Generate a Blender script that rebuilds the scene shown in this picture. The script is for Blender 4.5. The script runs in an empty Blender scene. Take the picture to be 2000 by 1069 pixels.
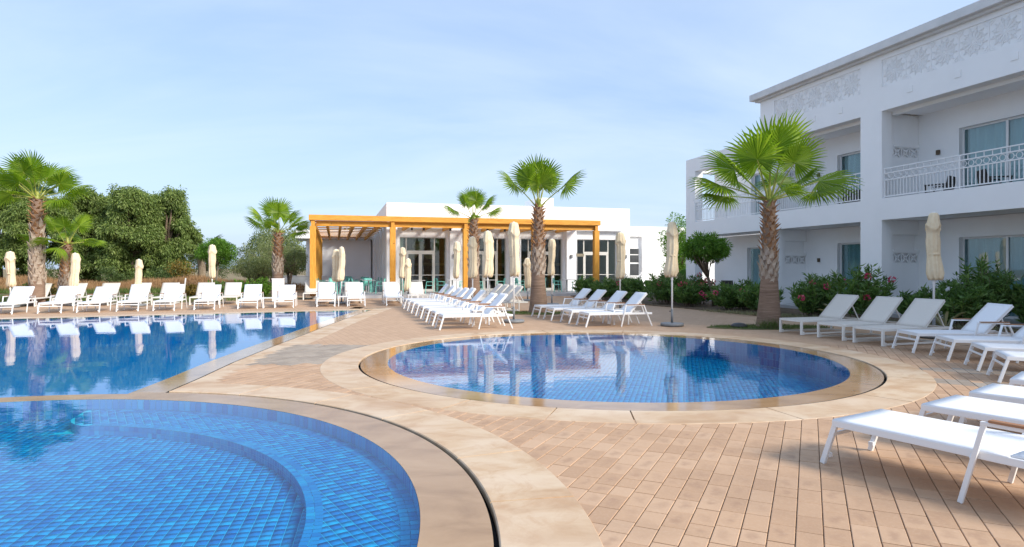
import bpy, math, random
import numpy as np
from mathutils import Vector, Matrix
random.seed(7); RNG = np.random.default_rng(7)
SC = bpy.context.scene
COL = SC.collection
rad = math.radians
# ------------------------------------------------------------------ camera, sky, sun, exposure
cam_d = bpy.data.cameras.new('camera'); cam = bpy.data.objects.new('camera', cam_d); COL.objects.link(cam)
cam.location = (0, 0, 1.6); cam.rotation_euler = (rad(90), 0, 0)
cam_d.sensor_width = 36; cam_d.lens = 22.43; cam_d.shift_y = -0.00575
cam_d.clip_start = 0.05; cam_d.clip_end = 3000
SC.camera = cam
SUN_EL, SUN_AZ = 32.0, 125.7           # azimuth clockwise from +Y
W = bpy.data.worlds.new('World'); SC.world = W; W.use_nodes = True
nt = W.node_tree; nt.nodes.clear()
def N(t, typ, **kw):
    n = t.nodes.new(typ)
    for k, v in kw.items(): setattr(n, k, v)
    return n
out = N(nt, 'ShaderNodeOutputWorld'); bg = N(nt, 'ShaderNodeBackground'); bg.inputs['Strength'].default_value = 0.128
sky = N(nt, 'ShaderNodeTexSky', sky_type='NISHITA', sun_disc=False)
sky.sun_elevation = rad(SUN_EL); sky.sun_rotation = rad(SUN_AZ)
sky.air_density = 1.0; sky.dust_density = 1.6; sky.ozone_density = 2.0
tc = N(nt, 'ShaderNodeTexCoord'); sp = N(nt, 'ShaderNodeSeparateXYZ'); nt.links.new(tc.outputs['Generated'], sp.inputs[0])
def wmath(op, a, b=None, cl=False):
    m = N(nt, 'ShaderNodeMath', operation=op, use_clamp=cl)
    for i, q in enumerate((a, b)):
        if q is None: continue
        if isinstance(q, (int, float)): m.inputs[i].default_value = q
        else: nt.links.new(q, m.inputs[i])
    return m.outputs[0]
zz = wmath('ADD', wmath('MAXIMUM', sp.outputs['Z'], 0.0), 0.22)
cv = N(nt, 'ShaderNodeCombineXYZ')
nt.links.new(wmath('DIVIDE', sp.outputs['X'], zz), cv.inputs[0]); nt.links.new(wmath('DIVIDE', sp.outputs['Y'], zz), cv.inputs[1])
mp = N(nt, 'ShaderNodeMapping'); mp.inputs['Rotation'].default_value = (0, 0, rad(25)); mp.inputs['Scale'].default_value = (0.55, 1.2, 1)
nt.links.new(cv.outputs[0], mp.inputs[0])
nz = N(nt, 'ShaderNodeTexNoise'); nz.inputs['Scale'].default_value = 0.9; nz.inputs['Detail'].default_value = 7
nz.inputs['Roughness'].default_value = 0.55; nz.inputs['Distortion'].default_value = 0.6
nt.links.new(mp.outputs[0], nz.inputs['Vector'])
cr = N(nt, 'ShaderNodeValToRGB'); cr.color_ramp.elements[0].position = 0.36; cr.color_ramp.elements[1].position = 0.78
nt.links.new(nz.outputs['Fac'], cr.inputs[0])
hz = N(nt, 'ShaderNodeMixRGB'); hz.inputs['Fac'].default_value = 0.74; hz.inputs['Color2'].default_value = (1.68, 2.28, 3.32, 1)
nt.links.new(sky.outputs[0], hz.inputs['Color1'])
fac = wmath('MULTIPLY', cr.outputs['Color'], 0.55)
mx = N(nt, 'ShaderNodeMixRGB'); mx.inputs['Color2'].default_value = (3.4, 3.8, 4.45, 1)
nt.links.new(fac, mx.inputs['Fac']); nt.links.new(hz.outputs[0], mx.inputs['Color1'])
nt.links.new(mx.outputs[0], bg.inputs['Color']); nt.links.new(bg.outputs[0], out.inputs['Surface'])
sl = bpy.data.lights.new('sun', 'SUN'); sl.energy = 2.25; sl.angle = rad(16.0); sl.color = (1.0, 0.93, 0.82)
sun = bpy.data.objects.new('sun', sl); COL.objects.link(sun)
sdir = Vector((math.sin(rad(SUN_AZ))*math.cos(rad(SUN_EL)), math.cos(rad(SUN_AZ))*math.cos(rad(SUN_EL)), math.sin(rad(SUN_EL))))
sun.rotation_euler = sdir.to_track_quat('Z', 'Y').to_euler(); sun.location = (20, -20, 30)
SC.view_settings.view_transform = 'Standard'; SC.view_settings.look = 'None'; SC.view_settings.exposure = 1.18; SC.view_settings.gamma = 1
SC.render.engine = 'CYCLES'
cy = SC.cycles; cy.use_denoising = True
try: cy.denoiser = 'OPENIMAGEDENOISE'
except Exception: pass
cy.max_bounces = 10; cy.diffuse_bounces = 6; cy.glossy_bounces = 4; cy.transmission_bounces = 4; cy.transparent_max_bounces = 16
cy.caustics_reflective = False; cy.caustics_refractive = False; cy.sample_clamp_indirect = 6

# ------------------------------------------------------------------ materials
def new_mat(name):
    m = bpy.data.materials.new(name); m.use_nodes = True; t = m.node_tree
    return m, t, t.nodes['Principled BSDF'], t.nodes['Material Output']
def ramp(t, src, stops):
    r = N(t, 'ShaderNodeValToRGB'); e = r.color_ramp.elements
    while len(e) < len(stops): e.new(0.5)
    for i, (p, c) in enumerate(stops): e[i].position = p; e[i].color = (*c, 1)
    t.links.new(src, r.inputs[0]); return r.outputs[0]
def noise(t, scale, detail=4, rough=0.55, vec=None, dist=0.0, coord='Object'):
    n = N(t, 'ShaderNodeTexNoise'); n.inputs['Scale'].default_value = scale; n.inputs['Detail'].default_value = detail
    n.inputs['Roughness'].default_value = rough; n.inputs['Distortion'].default_value = dist
    if vec is None: vec = N(t, 'ShaderNodeTexCoord').outputs[coord]
    t.links.new(vec, n.inputs['Vector']); return n.outputs['Fac']
def mixc(t, f, a, b, blend='MIX'):
    m = N(t, 'ShaderNodeMixRGB', blend_type=blend)
    for i, q in ((0, f), (1, a), (2, b)):
        if isinstance(q, (int, float)): m.inputs[i].default_value = q
        elif isinstance(q, tuple): m.inputs[i].default_value = (*q, 1)
        else: t.links.new(q, m.inputs[i])
    return m.outputs[0]
def mth(t, op, a, b=None, cl=False):
    m = N(t, 'ShaderNodeMath', operation=op, use_clamp=cl)
    for i, q in enumerate((a, b)):
        if q is None: continue
        if isinstance(q, (int, float)): m.inputs[i].default_value = q
        else: t.links.new(q, m.inputs[i])
    return m.outputs[0]
def bump(t, b, h, strength, dist=0.01):
    n = N(t, 'ShaderNodeBump'); n.inputs['Strength'].default_value = strength; n.inputs['Distance'].default_value = dist
    t.links.new(h, n.inputs['Height']); t.links.new(n.outputs[0], b.inputs['Normal']); return n.outputs[0]
def pos(t): return N(t, 'ShaderNodeNewGeometry').outputs['Position']
def stretch(t, vec, s, rz=0):
    m = N(t, 'ShaderNodeMapping'); m.inputs['Scale'].default_value = s; m.inputs['Rotation'].default_value = (0, 0, rz)
    t.links.new(vec, m.inputs[0]); return m.outputs[0]
def plain(name, c1, c2=None, scale=6, rough=0.6, bmp=0.0, bscale=40, metal=0.0, spec=0.5, lo=0.35, hi=0.65, world=False):
    m, t, b, o = new_mat(name)
    if c2 is None: b.inputs['Base Color'].default_value = (*c1, 1)
    else:
        t.links.new(ramp(t, noise(t, scale, 5, 0.6, pos(t) if world else None), [(lo, c1), (hi, c2)]), b.inputs['Base Color'])
    b.inputs['Roughness'].default_value = rough; b.inputs['Metallic'].default_value = metal; b.inputs['Specular IOR Level'].default_value = spec
    if bmp: bump(t, b, noise(t, bscale, 4, 0.6, pos(t) if world else None), bmp)
    return m
def rnd_id(t):
    g = N(t, 'ShaderNodeNewGeometry'); oi = N(t, 'ShaderNodeObjectInfo')
    return mth(t, 'FRACT', mth(t, 'ADD', g.outputs['Random Per Island'], oi.outputs['Random']))
def leafmat(name, dark, mid, light, trans=0.25, rough=0.5):
    m, t, b, o = new_mat(name)
    col = ramp(t, rnd_id(t), [(0.0, dark), (0.55, mid), (1.0, light)])
    col = mixc(t, mth(t, 'MULTIPLY', noise(t, 0.9, 3, 0.6, pos(t)), 0.6), col, mid)
    t.links.new(col, b.inputs['Base Color']); b.inputs['Roughness'].default_value = rough; b.inputs['Specular IOR Level'].default_value = 0.35
    tr = N(t, 'ShaderNodeBsdfTranslucent'); t.links.new(mixc(t, 1.0, col, (1.2, 1.25, 0.6), 'MULTIPLY'), tr.inputs['Color'])
    ms = N(t, 'ShaderNodeMixShader'); ms.inputs[0].default_value = trans
    t.links.new(b.outputs[0], ms.inputs[1]); t.links.new(tr.outputs[0], ms.inputs[2]); t.links.new(ms.outputs[0], o.inputs[0])
    return m
M = {}
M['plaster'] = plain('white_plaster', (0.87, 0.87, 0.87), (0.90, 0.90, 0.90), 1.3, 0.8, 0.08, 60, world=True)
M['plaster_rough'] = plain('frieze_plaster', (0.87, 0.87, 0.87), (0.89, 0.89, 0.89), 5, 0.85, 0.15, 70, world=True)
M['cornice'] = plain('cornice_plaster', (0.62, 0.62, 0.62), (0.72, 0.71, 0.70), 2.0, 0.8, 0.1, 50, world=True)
M['metal_white'] = plain('white_powder_coat', (0.80, 0.80, 0.80), None, rough=0.35)
M['frame_alu'] = plain('champagne_aluminium', (0.62, 0.60, 0.55), None, rough=0.4, metal=0.2)
M['metal_grey'] = plain('grey_metal', (0.16, 0.17, 0.18), (0.22, 0.23, 0.24), 12, 0.5)
M['black'] = plain('black_plastic', (0.02, 0.02, 0.022), (0.04, 0.04, 0.04), 20, 0.5)
M['bronze'] = plain('bronze_lamp', (0.10, 0.07, 0.045), (0.16, 0.12, 0.08), 15, 0.4, metal=0.5)
M['teal'] = plain('teal_plastic', (0.16, 0.50, 0.43), (0.20, 0.56, 0.48), 9, 0.4)
M['table_grey'] = plain('grey_table_top', (0.42, 0.43, 0.43), (0.5, 0.5, 0.5), 9, 0.4)
M['terrace'] = plain('terrace_tile_grey', (0.40, 0.40, 0.41), (0.48, 0.48, 0.49), 2, 0.5, world=True)
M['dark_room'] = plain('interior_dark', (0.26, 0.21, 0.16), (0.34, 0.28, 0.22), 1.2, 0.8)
M['soil'] = plain('planting_soil', (0.08, 0.05, 0.03), (0.17, 0.12, 0.07), 5, 0.95, 0.5, 30, world=True)
M['lawn'] = plain('lawn_ground', (0.07, 0.09, 0.025), (0.20, 0.15, 0.07), 0.8, 0.95, 0.5, 30, world=True)
M['field'] = plain('dry_field', (0.13, 0.12, 0.05), (0.30, 0.20, 0.10), 0.25, 0.95, 0.5, 8, world=True)
M['lattice_dark'] = plain('recess_plaster', (0.72, 0.72, 0.72), None, rough=0.9)
M['slot'] = plain('drain_slot', (0.025, 0.02, 0.018), None, rough=0.8)
M['pendant'] = plain('woven_lampshade', (0.55, 0.42, 0.25), (0.7, 0.56, 0.36), 60, 0.8)
M['rattan'] = plain('dark_rattan', (0.03, 0.028, 0.028), (0.07, 0.065, 0.06), 60, 0.7, 0.4, 120)
M['umbrella'] = plain('cream_canvas', (0.74, 0.59, 0.39), (0.79, 0.66, 0.46), 14, 0.9, 0.3, 35)
M['sling_white'] = plain('white_mesh_sling', (0.78, 0.79, 0.82), (0.82, 0.83, 0.85), 90, 0.55, 0.1, 400)
M['sling_cream'] = plain('cream_mesh_sling', (0.62, 0.57, 0.51), (0.67, 0.62, 0.56), 90, 0.6, 0.1, 400)
M['stub'] = plain('grey_leaf_base', (0.28, 0.20, 0.14), (0.48, 0.40, 0.33), 9, 0.9, 0.5, 60)
M['stub_red'] = plain('brown_leaf_base', (0.20, 0.09, 0.04), (0.42, 0.23, 0.11), 8, 0.9, 0.5, 60)
M['bark'] = plain('tree_bark', (0.10, 0.07, 0.05), (0.22, 0.16, 0.11), 9, 0.95, 0.6, 25)
M['bark_pale'] = plain('pale_bark', (0.25, 0.19, 0.13), (0.4, 0.32, 0.24), 9, 0.95, 0.6, 25)
M['straw'] = leafmat('dry_grass_straw', (0.20, 0.11, 0.05), (0.34, 0.20, 0.10), (0.46, 0.30, 0.16), 0.2, 0.8)
M['grass'] = leafmat('grass_blade', (0.04, 0.08, 0.015), (0.09, 0.15, 0.03), (0.20, 0.22, 0.07), 0.25, 0.6)
M['euca'] = leafmat('eucalyptus_leaf', (0.06, 0.105, 0.03), (0.20, 0.28, 0.075), (0.36, 0.43, 0.14), 0.38)
M['pine'] = leafmat('dark_green_leaf', (0.03, 0.06, 0.018), (0.085, 0.135, 0.04), (0.17, 0.22, 0.07), 0.3)
M['olive'] = leafmat('olive_leaf', (0.10, 0.13, 0.055), (0.22, 0.26, 0.11), (0.38, 0.42, 0.2), 0.35)
M['topiary'] = leafmat('bright_green_leaf', (0.045, 0.12, 0.012), (0.12, 0.26, 0.028), (0.23, 0.40, 0.06), 0.4)
M['oleander'] = leafmat('oleander_leaf', (0.05, 0.115, 0.03), (0.13, 0.235, 0.065), (0.25, 0.37, 0.13), 0.42, 0.4)
M['sage'] = leafmat('pale_shrub_leaf', (0.12, 0.13, 0.07), (0.22, 0.22, 0.12), (0.36, 0.33, 0.2), 0.2)
M['banana'] = leafmat('banana_leaf', (0.05, 0.12, 0.025), (0.08, 0.18, 0.04), (0.14, 0.26, 0.07), 0.35)
M['ochre'] = leafmat('ochre_leaf', (0.10, 0.07, 0.015), (0.20, 0.15, 0.03), (0.33, 0.22, 0.05), 0.25)
M['pink'] = leafmat('pink_blossom', (0.55, 0.03, 0.12), (0.68, 0.07, 0.20), (0.78, 0.22, 0.32), 0.3)
M['frond'] = leafmat('fan_palm_leaf', (0.085, 0.17, 0.008), (0.19, 0.31, 0.018), (0.32, 0.43, 0.045), 0.45, 0.4)
M['frond_grey'] = leafmat('date_palm_leaf', (0.06, 0.09, 0.04), (0.13, 0.17, 0.08), (0.22, 0.26, 0.14), 0.2, 0.5)
M['petiole'] = plain('palm_stalk', (0.22, 0.28, 0.04), (0.38, 0.38, 0.08), 5, 0.5)
def wood(name, a, b_, c, axis=(1, 9, 9)):
    m, t, b, o = new_mat(name)
    v = stretch(t, N(t, 'ShaderNodeTexCoord').outputs['Object'], axis)
    col = ramp(t, noise(t, 2.2, 6, 0.65, v, 0.4), [(0.3, a), (0.5, b_), (0.72, c)])
    kn = N(t, 'ShaderNodeTexVoronoi'); kn.inputs['Scale'].default_value = 1.6
    t.links.new(stretch(t, N(t, 'ShaderNodeTexCoord').outputs['Object'], (1.2, 2.2, 1.2)), kn.inputs['Vector'])
    col = mixc(t, ramp(t, kn.outputs['Distance'], [(0.03, (0.8, 0.8, 0.8)), (0.10, (0, 0, 0))]), col, (0.12, 0.04, 0.01))
    t.links.new(col, b.inputs['Base Color']); b.inputs['Roughness'].default_value = 0.6; bump(t, b, noise(t, 6, 4, 0.6, v), 0.2)
    return m
M['pergola'] = wood('orange_pine', (0.50, 0.20, 0.018), (0.66, 0.30, 0.032), (0.74, 0.39, 0.065))
M['pergola_y'] = wood('orange_pine_lengthways', (0.50, 0.20, 0.018), (0.66, 0.30, 0.032), (0.74, 0.39, 0.065), (9, 1, 9))
M['pergola_z'] = wood('orange_pine_upright', (0.50, 0.20, 0.018), (0.66, 0.30, 0.032), (0.74, 0.39, 0.065), (9, 9, 1))
M['teak'] = wood('teak_armrest', (0.20, 0.08, 0.035), (0.32, 0.15, 0.07), (0.40, 0.20, 0.10))
def stone():
    m, t, b, o = new_mat('limestone_coping')
    p = pos(t)
    c = ramp(t, noise(t, 1.1, 7, 0.62, stretch(t, p, (1, 1.8, 1), 0.5), 0.8), [(0.34, (0.43, 0.26, 0.135)), (0.47, (0.55, 0.385, 0.235)), (0.60, (0.61, 0.465, 0.315))])
    c = mixc(t, mth(t, 'MULTIPLY', ramp(t, noise(t, 2.7, 6, 0.7, p, 1.2), [(0.50, (0, 0, 0)), (0.66, (1, 1, 1))]), 0.6), c, (0.44, 0.25, 0.12))
    c = mixc(t, mth(t, 'MULTIPLY', ramp(t, noise(t, 0.8, 3, 0.5, p, 0.3), [(0.5, (0, 0, 0)), (0.7, (1, 1, 1))]), 0.45), c, (0.70, 0.58, 0.46))
    c = mixc(t, mth(t, 'MULTIPLY', rnd_id(t), 0.25), c, (0.62, 0.48, 0.36))
    t.links.new(c, b.inputs['Base Color']); b.inputs['Roughness'].default_value = 0.6
    bump(t, b, noise(t, 30, 5, 0.65, p), 0.25, 0.004); return m
M['stone'] = stone()
def wetrim():
    m, t, b, o = new_mat('wet_limestone_rim')
    p = pos(t)
    c = ramp(t, noise(t, 1.6, 6, 0.6, stretch(t, p, (1, 1.6, 1)), 0.6), [(0.3, (0.30, 0.175, 0.08)), (0.5, (0.39, 0.24, 0.12)), (0.7, (0.45, 0.29, 0.155))])
    t.links.new(c, b.inputs['Base Color']); b.inputs['Roughness'].default_value = 0.09; b.inputs['Specular IOR Level'].default_value = 0.5
    bump(t, b, noise(t, 3.0, 2, 0.5, p), 0.02, 0.01); return m
M['rim'] = wetrim()
M['rim_damp'] = wetrim(); M['rim_damp'].node_tree.nodes['Principled BSDF'].inputs['Roughness'].default_value = 0.24
BR_ANG = rad(25)          # direction of the paver rows, clockwise from +Y
def brickmat():
    m, t, b, o = new_mat('clay_paver')
    p = pos(t); r = rnd_id(t)
    uv = N(t, 'ShaderNodeUVMap'); d = N(t, 'ShaderNodeVectorMath', operation='DISTANCE'); d.inputs[1].default_value = (0.5, 0.5, 0)
    wob = N(t, 'ShaderNodeVectorMath', operation='ADD'); nn = N(t, 'ShaderNodeTexNoise'); nn.inputs['Scale'].default_value = 9
    t.links.new(p, nn.inputs['Vector']); sc = N(t, 'ShaderNodeVectorMath', operation='SCALE'); sc.inputs['Scale'].default_value = 0.9
    t.links.new(nn.outputs['Color'], sc.inputs[0]); sb = N(t, 'ShaderNodeVectorMath', operation='ADD'); sb.inputs[1].default_value = (-0.45, -0.45, -0.45)
    t.links.new(sc.outputs[0], sb.inputs[0]); t.links.new(uv.outputs[0], wob.inputs[0]); t.links.new(sb.outputs[0], wob.inputs[1])
    t.links.new(wob.outputs[0], d.inputs[0])
    blot = ramp(t, d.outputs['Value'], [(0.10, (1, 1, 1)), (0.36, (0, 0, 0))])
    amt = mth(t, 'MULTIPLY', blot, mth(t, 'MULTIPLY', mth(t, 'SUBTRACT', mth(t, 'FRACT', mth(t, 'MULTIPLY', r, 7.31)), 0.20, True), 0.62))
    c = ramp(t, r, [(0.0, (0.42, 0.265, 0.165)), (0.5, (0.50, 0.325, 0.205)), (1.0, (0.54, 0.365, 0.24))])
    c = mixc(t, amt, c, (0.25, 0.145, 0.10))
    c = mixc(t, mth(t, 'MULTIPLY', noise(t, 0.9, 5, 0.6, p), 0.35), c, (0.49, 0.315, 0.195))
    c = mixc(t, mth(t, 'MULTIPLY', ramp(t, noise(t, 0.7, 6, 0.65, p, 0.6), [(0.48, (0, 0, 0)), (0.66, (1, 1, 1))]), 0.42), c, (0.33, 0.21, 0.135))
    c = mixc(t, mth(t, 'MULTIPLY', ramp(t, noise(t, 40, 3, 0.6, p), [(0.5, (0, 0, 0)), (0.8, (1, 1, 1))]), 0.25), c, (0.62, 0.48, 0.36))
    t.links.new(c, b.inputs['Base Color']); b.inputs['Roughness'].default_value = 0.75; b.inputs['Specular IOR Level'].default_value = 0.3
    bump(t, b, noise(t, 55, 5, 0.65, p), 0.3, 0.004); return m
M['brick'] = brickmat()
def greybrick():
    m, t, b, o = new_mat('grey_paver')
    p = pos(t); c = ramp(t, rnd_id(t), [(0.0, (0.27, 0.22, 0.175)), (1.0, (0.38, 0.315, 0.25))])
    c = mixc(t, mth(t, 'MULTIPLY', noise(t, 3, 5, 0.6, p), 0.4), c, (0.33, 0.26, 0.2))
    t.links.new(c, b.inputs['Base Color']); b.inputs['Roughness'].default_value = 0.75
    bump(t, b, noise(t, 55, 5, 0.65, p), 0.3, 0.004); return m
M['brick_grey'] = greybrick()
M['mortar'] = plain('sandy_joint', (0.10, 0.065, 0.04), (0.30, 0.20, 0.13), 6, 0.95, 0.4, 90, world=True)
def farpaving():
    m, t, b, o = new_mat('clay_paving')
    p = pos(t)
    v = stretch(t, p, (1, 1, 1), math.pi/2 - BR_ANG - math.pi)   # rows along the paver direction
    br = N(t, 'ShaderNodeTexBrick'); t.links.new(v, br.inputs['Vector']); br.offset = 0.5
    br.inputs['Scale'].default_value = 1.0; br.inputs['Brick Width'].default_value = 0.29; br.inputs['Row Height'].default_value = 0.155
    br.inputs['Mortar Size'].default_value = 0.006; br.inputs['Mortar Smooth'].default_value = 0.1
    br.inputs['Color1'].default_value = (0.45, 0.29, 0.18, 1); br.inputs['Color2'].default_value = (0.52, 0.345, 0.22, 1); br.inputs['Mortar'].default_value = (0.33, 0.21, 0.135, 1)
    c = mixc(t, mth(t, 'MULTIPLY', noise(t, 0.6, 5, 0.6, p), 0.5), br.outputs['Color'], (0.48, 0.315, 0.195))
    t.links.new(c, b.inputs['Base Color']); b.inputs['Roughness'].default_value = 0.75
    bump(t, b, br.outputs['Fac'], 0.3, -0.004); return m
M['paving'] = farpaving()
def tilemat(name, a, b_, c_, d_):
    m, t, b, o = new_mat(name)
    c = ramp(t, rnd_id(t), [(0.0, a), (0.35, b_), (0.75, c_), (1.0, d_)])
    c = mixc(t, mth(t, 'MULTIPLY', noise(t, 1.3, 4, 0.6, pos(t)), 0.25), c, b_)
    t.links.new(c, b.inputs['Base Color']); b.inputs['Roughness'].default_value = 0.25; return m
M['tile'] = tilemat('blue_mosaic_tile', (0.00, 0.115, 0.38), (0.00, 0.205, 0.49), (0.00, 0.27, 0.54), (0.00, 0.375, 0.60))
M['grout'] = plain('pale_blue_grout', (0.20, 0.56, 0.70), (0.30, 0.64, 0.74), 8, 0.8)
def bigpoolmat():
    m, t, b, o = new_mat('blue_mosaic_floor')
    br = N(t, 'ShaderNodeTexBrick'); t.links.new(stretch(t, pos(t), (1, 1, 1), rad(-15.5)), br.inputs['Vector']); br.offset = 0
    br.inputs['Scale'].default_value = 1; br.inputs['Brick Width'].default_value = 0.08; br.inputs['Row Height'].default_value = 0.08; br.inputs['Mortar Size'].default_value = 0.003
    br.inputs['Color1'].default_value = (0.0, 0.235, 0.53, 1); br.inputs['Color2'].default_value = (0.0, 0.30, 0.60, 1); br.inputs['Mortar'].default_value = (0.10, 0.32, 0.58, 1)
    t.links.new(br.outputs['Color'], b.inputs['Base Color']); b.inputs['Roughness'].default_value = 0.4; return m
M['bigpool'] = bigpoolmat()
def schlick(t, facing, f0): return mth(t, 'ADD', mth(t, 'MULTIPLY', mth(t, 'POWER', facing, 5.0), 1-f0), f0, True)
def watermat(name, tint, amp, sx, sc):
    m = bpy.data.materials.new(name); m.use_nodes = True; t = m.node_tree; t.nodes.clear()
    o = N(t, 'ShaderNodeOutputMaterial'); tr = N(t, 'ShaderNodeBsdfTransparent'); tr.inputs['Color'].default_value = (*tint, 1)
    gl = N(t, 'ShaderNodeBsdfGlossy'); gl.inputs['Roughness'].default_value = 0.015
    fr = N(t, 'ShaderNodeLayerWeight'); fr.inputs['Blend'].default_value = 0.5; ms = N(t, 'ShaderNodeMixShader')
    p = stretch(t, pos(t), (sx, 1.0, 1.0)); h = noise(t, sc, 3, 0.5, p, 0.2)
    h = mth(t, 'ADD', h, mth(t, 'MULTIPLY', noise(t, sc*0.28, 2, 0.5, p), 1.2)); h = mth(t, 'ADD', h, mth(t, 'MULTIPLY', noise(t, sc*3.2, 2, 0.5, p), 0.28))
    bn = N(t, 'ShaderNodeBump'); bn.inputs['Strength'].default_value = amp; bn.inputs['Distance'].default_value = 0.02; t.links.new(h, bn.inputs['Height'])
    t.links.new(bn.outputs[0], gl.inputs['Normal']); t.links.new(bn.outputs[0], fr.inputs['Normal'])
    t.links.new(schlick(t, fr.outputs['Facing'], 0.02), ms.inputs[0]); t.links.new(tr.outputs[0], ms.inputs[1]); t.links.new(gl.outputs[0], ms.inputs[2]); t.links.new(ms.outputs[0], o.inputs[0])
    return m
M['water'] = watermat('pool_water_surface', (0.18, 0.87, 0.98), 0.055, 0.6, 5.0)
M['water_big'] = watermat('deep_water_surface', (0.16, 0.82, 0.96), 0.05, 0.5, 3.0)
def glassmat(name, tint, ior, rough=0.0):
    m = bpy.data.materials.new(name); m.use_nodes = True; t = m.node_tree; t.nodes.clear()
    o = N(t, 'ShaderNodeOutputMaterial'); tr = N(t, 'ShaderNodeBsdfTransparent'); tr.inputs['Color'].default_value = (*tint, 1)
    gl = N(t, 'ShaderNodeBsdfGlossy'); gl.inputs['Roughness'].default_value = rough
    fr = N(t, 'ShaderNodeLayerWeight'); fr.inputs['Blend'].default_value = 0.5; ms = N(t, 'ShaderNodeMixShader')
    t.links.new(schlick(t, fr.outputs['Facing'], ((ior-1)/(ior+1))**2*1.8), ms.inputs[0]); t.links.new(tr.outputs[0], ms.inputs[1]); t.links.new(gl.outputs[0], ms.inputs[2]); t.links.new(ms.outputs[0], o.inputs[0])
    return m
M['glass'] = glassmat('tinted_glass', (0.70, 0.82, 0.84), 1.55)
M['glass_dark'] = glassmat('clear_glass', (0.72, 0.80, 0.76), 1.55)
M['glass_pane_far'] = plain('dark_window_glass', (0.03,0.035,0.04), (0.06,0.065,0.07), 2, 0.08)
M['exit_green'] = plain('green_sign', (0.02,0.22,0.10), None, rough=0.5)
M['metal_cream'] = plain('cream_powder_coat', (0.74,0.73,0.69), None, rough=0.4)
M['straw_ground'] = plain('straw_bank', (0.18,0.11,0.055), (0.34,0.21,0.11), 1.5, 0.95, 0.5, 20, world=True)
M['curtain'] = plain('sheer_curtain', (0.72, 0.78, 0.79), (0.78, 0.84, 0.84), 3, 0.9)
def trunkmat():
    m, t, b, o = new_mat('palm_trunk_smooth')
    v = stretch(t, N(t, 'ShaderNodeTexCoord').outputs['Object'], (1, 1, 14))
    c = ramp(t, noise(t, 2.5, 6, 0.65, v, 0.4), [(0.3, (0.15, 0.09, 0.06)), (0.55, (0.25, 0.165, 0.115)), (0.75, (0.34, 0.24, 0.18))])
    t.links.new(c, b.inputs['Base Color']); b.inputs['Roughness'].default_value = 0.9; bump(t, b, noise(t, 4, 6, 0.7, v), 0.6, 0.02); return m
M['trunk'] = trunkmat()

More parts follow.
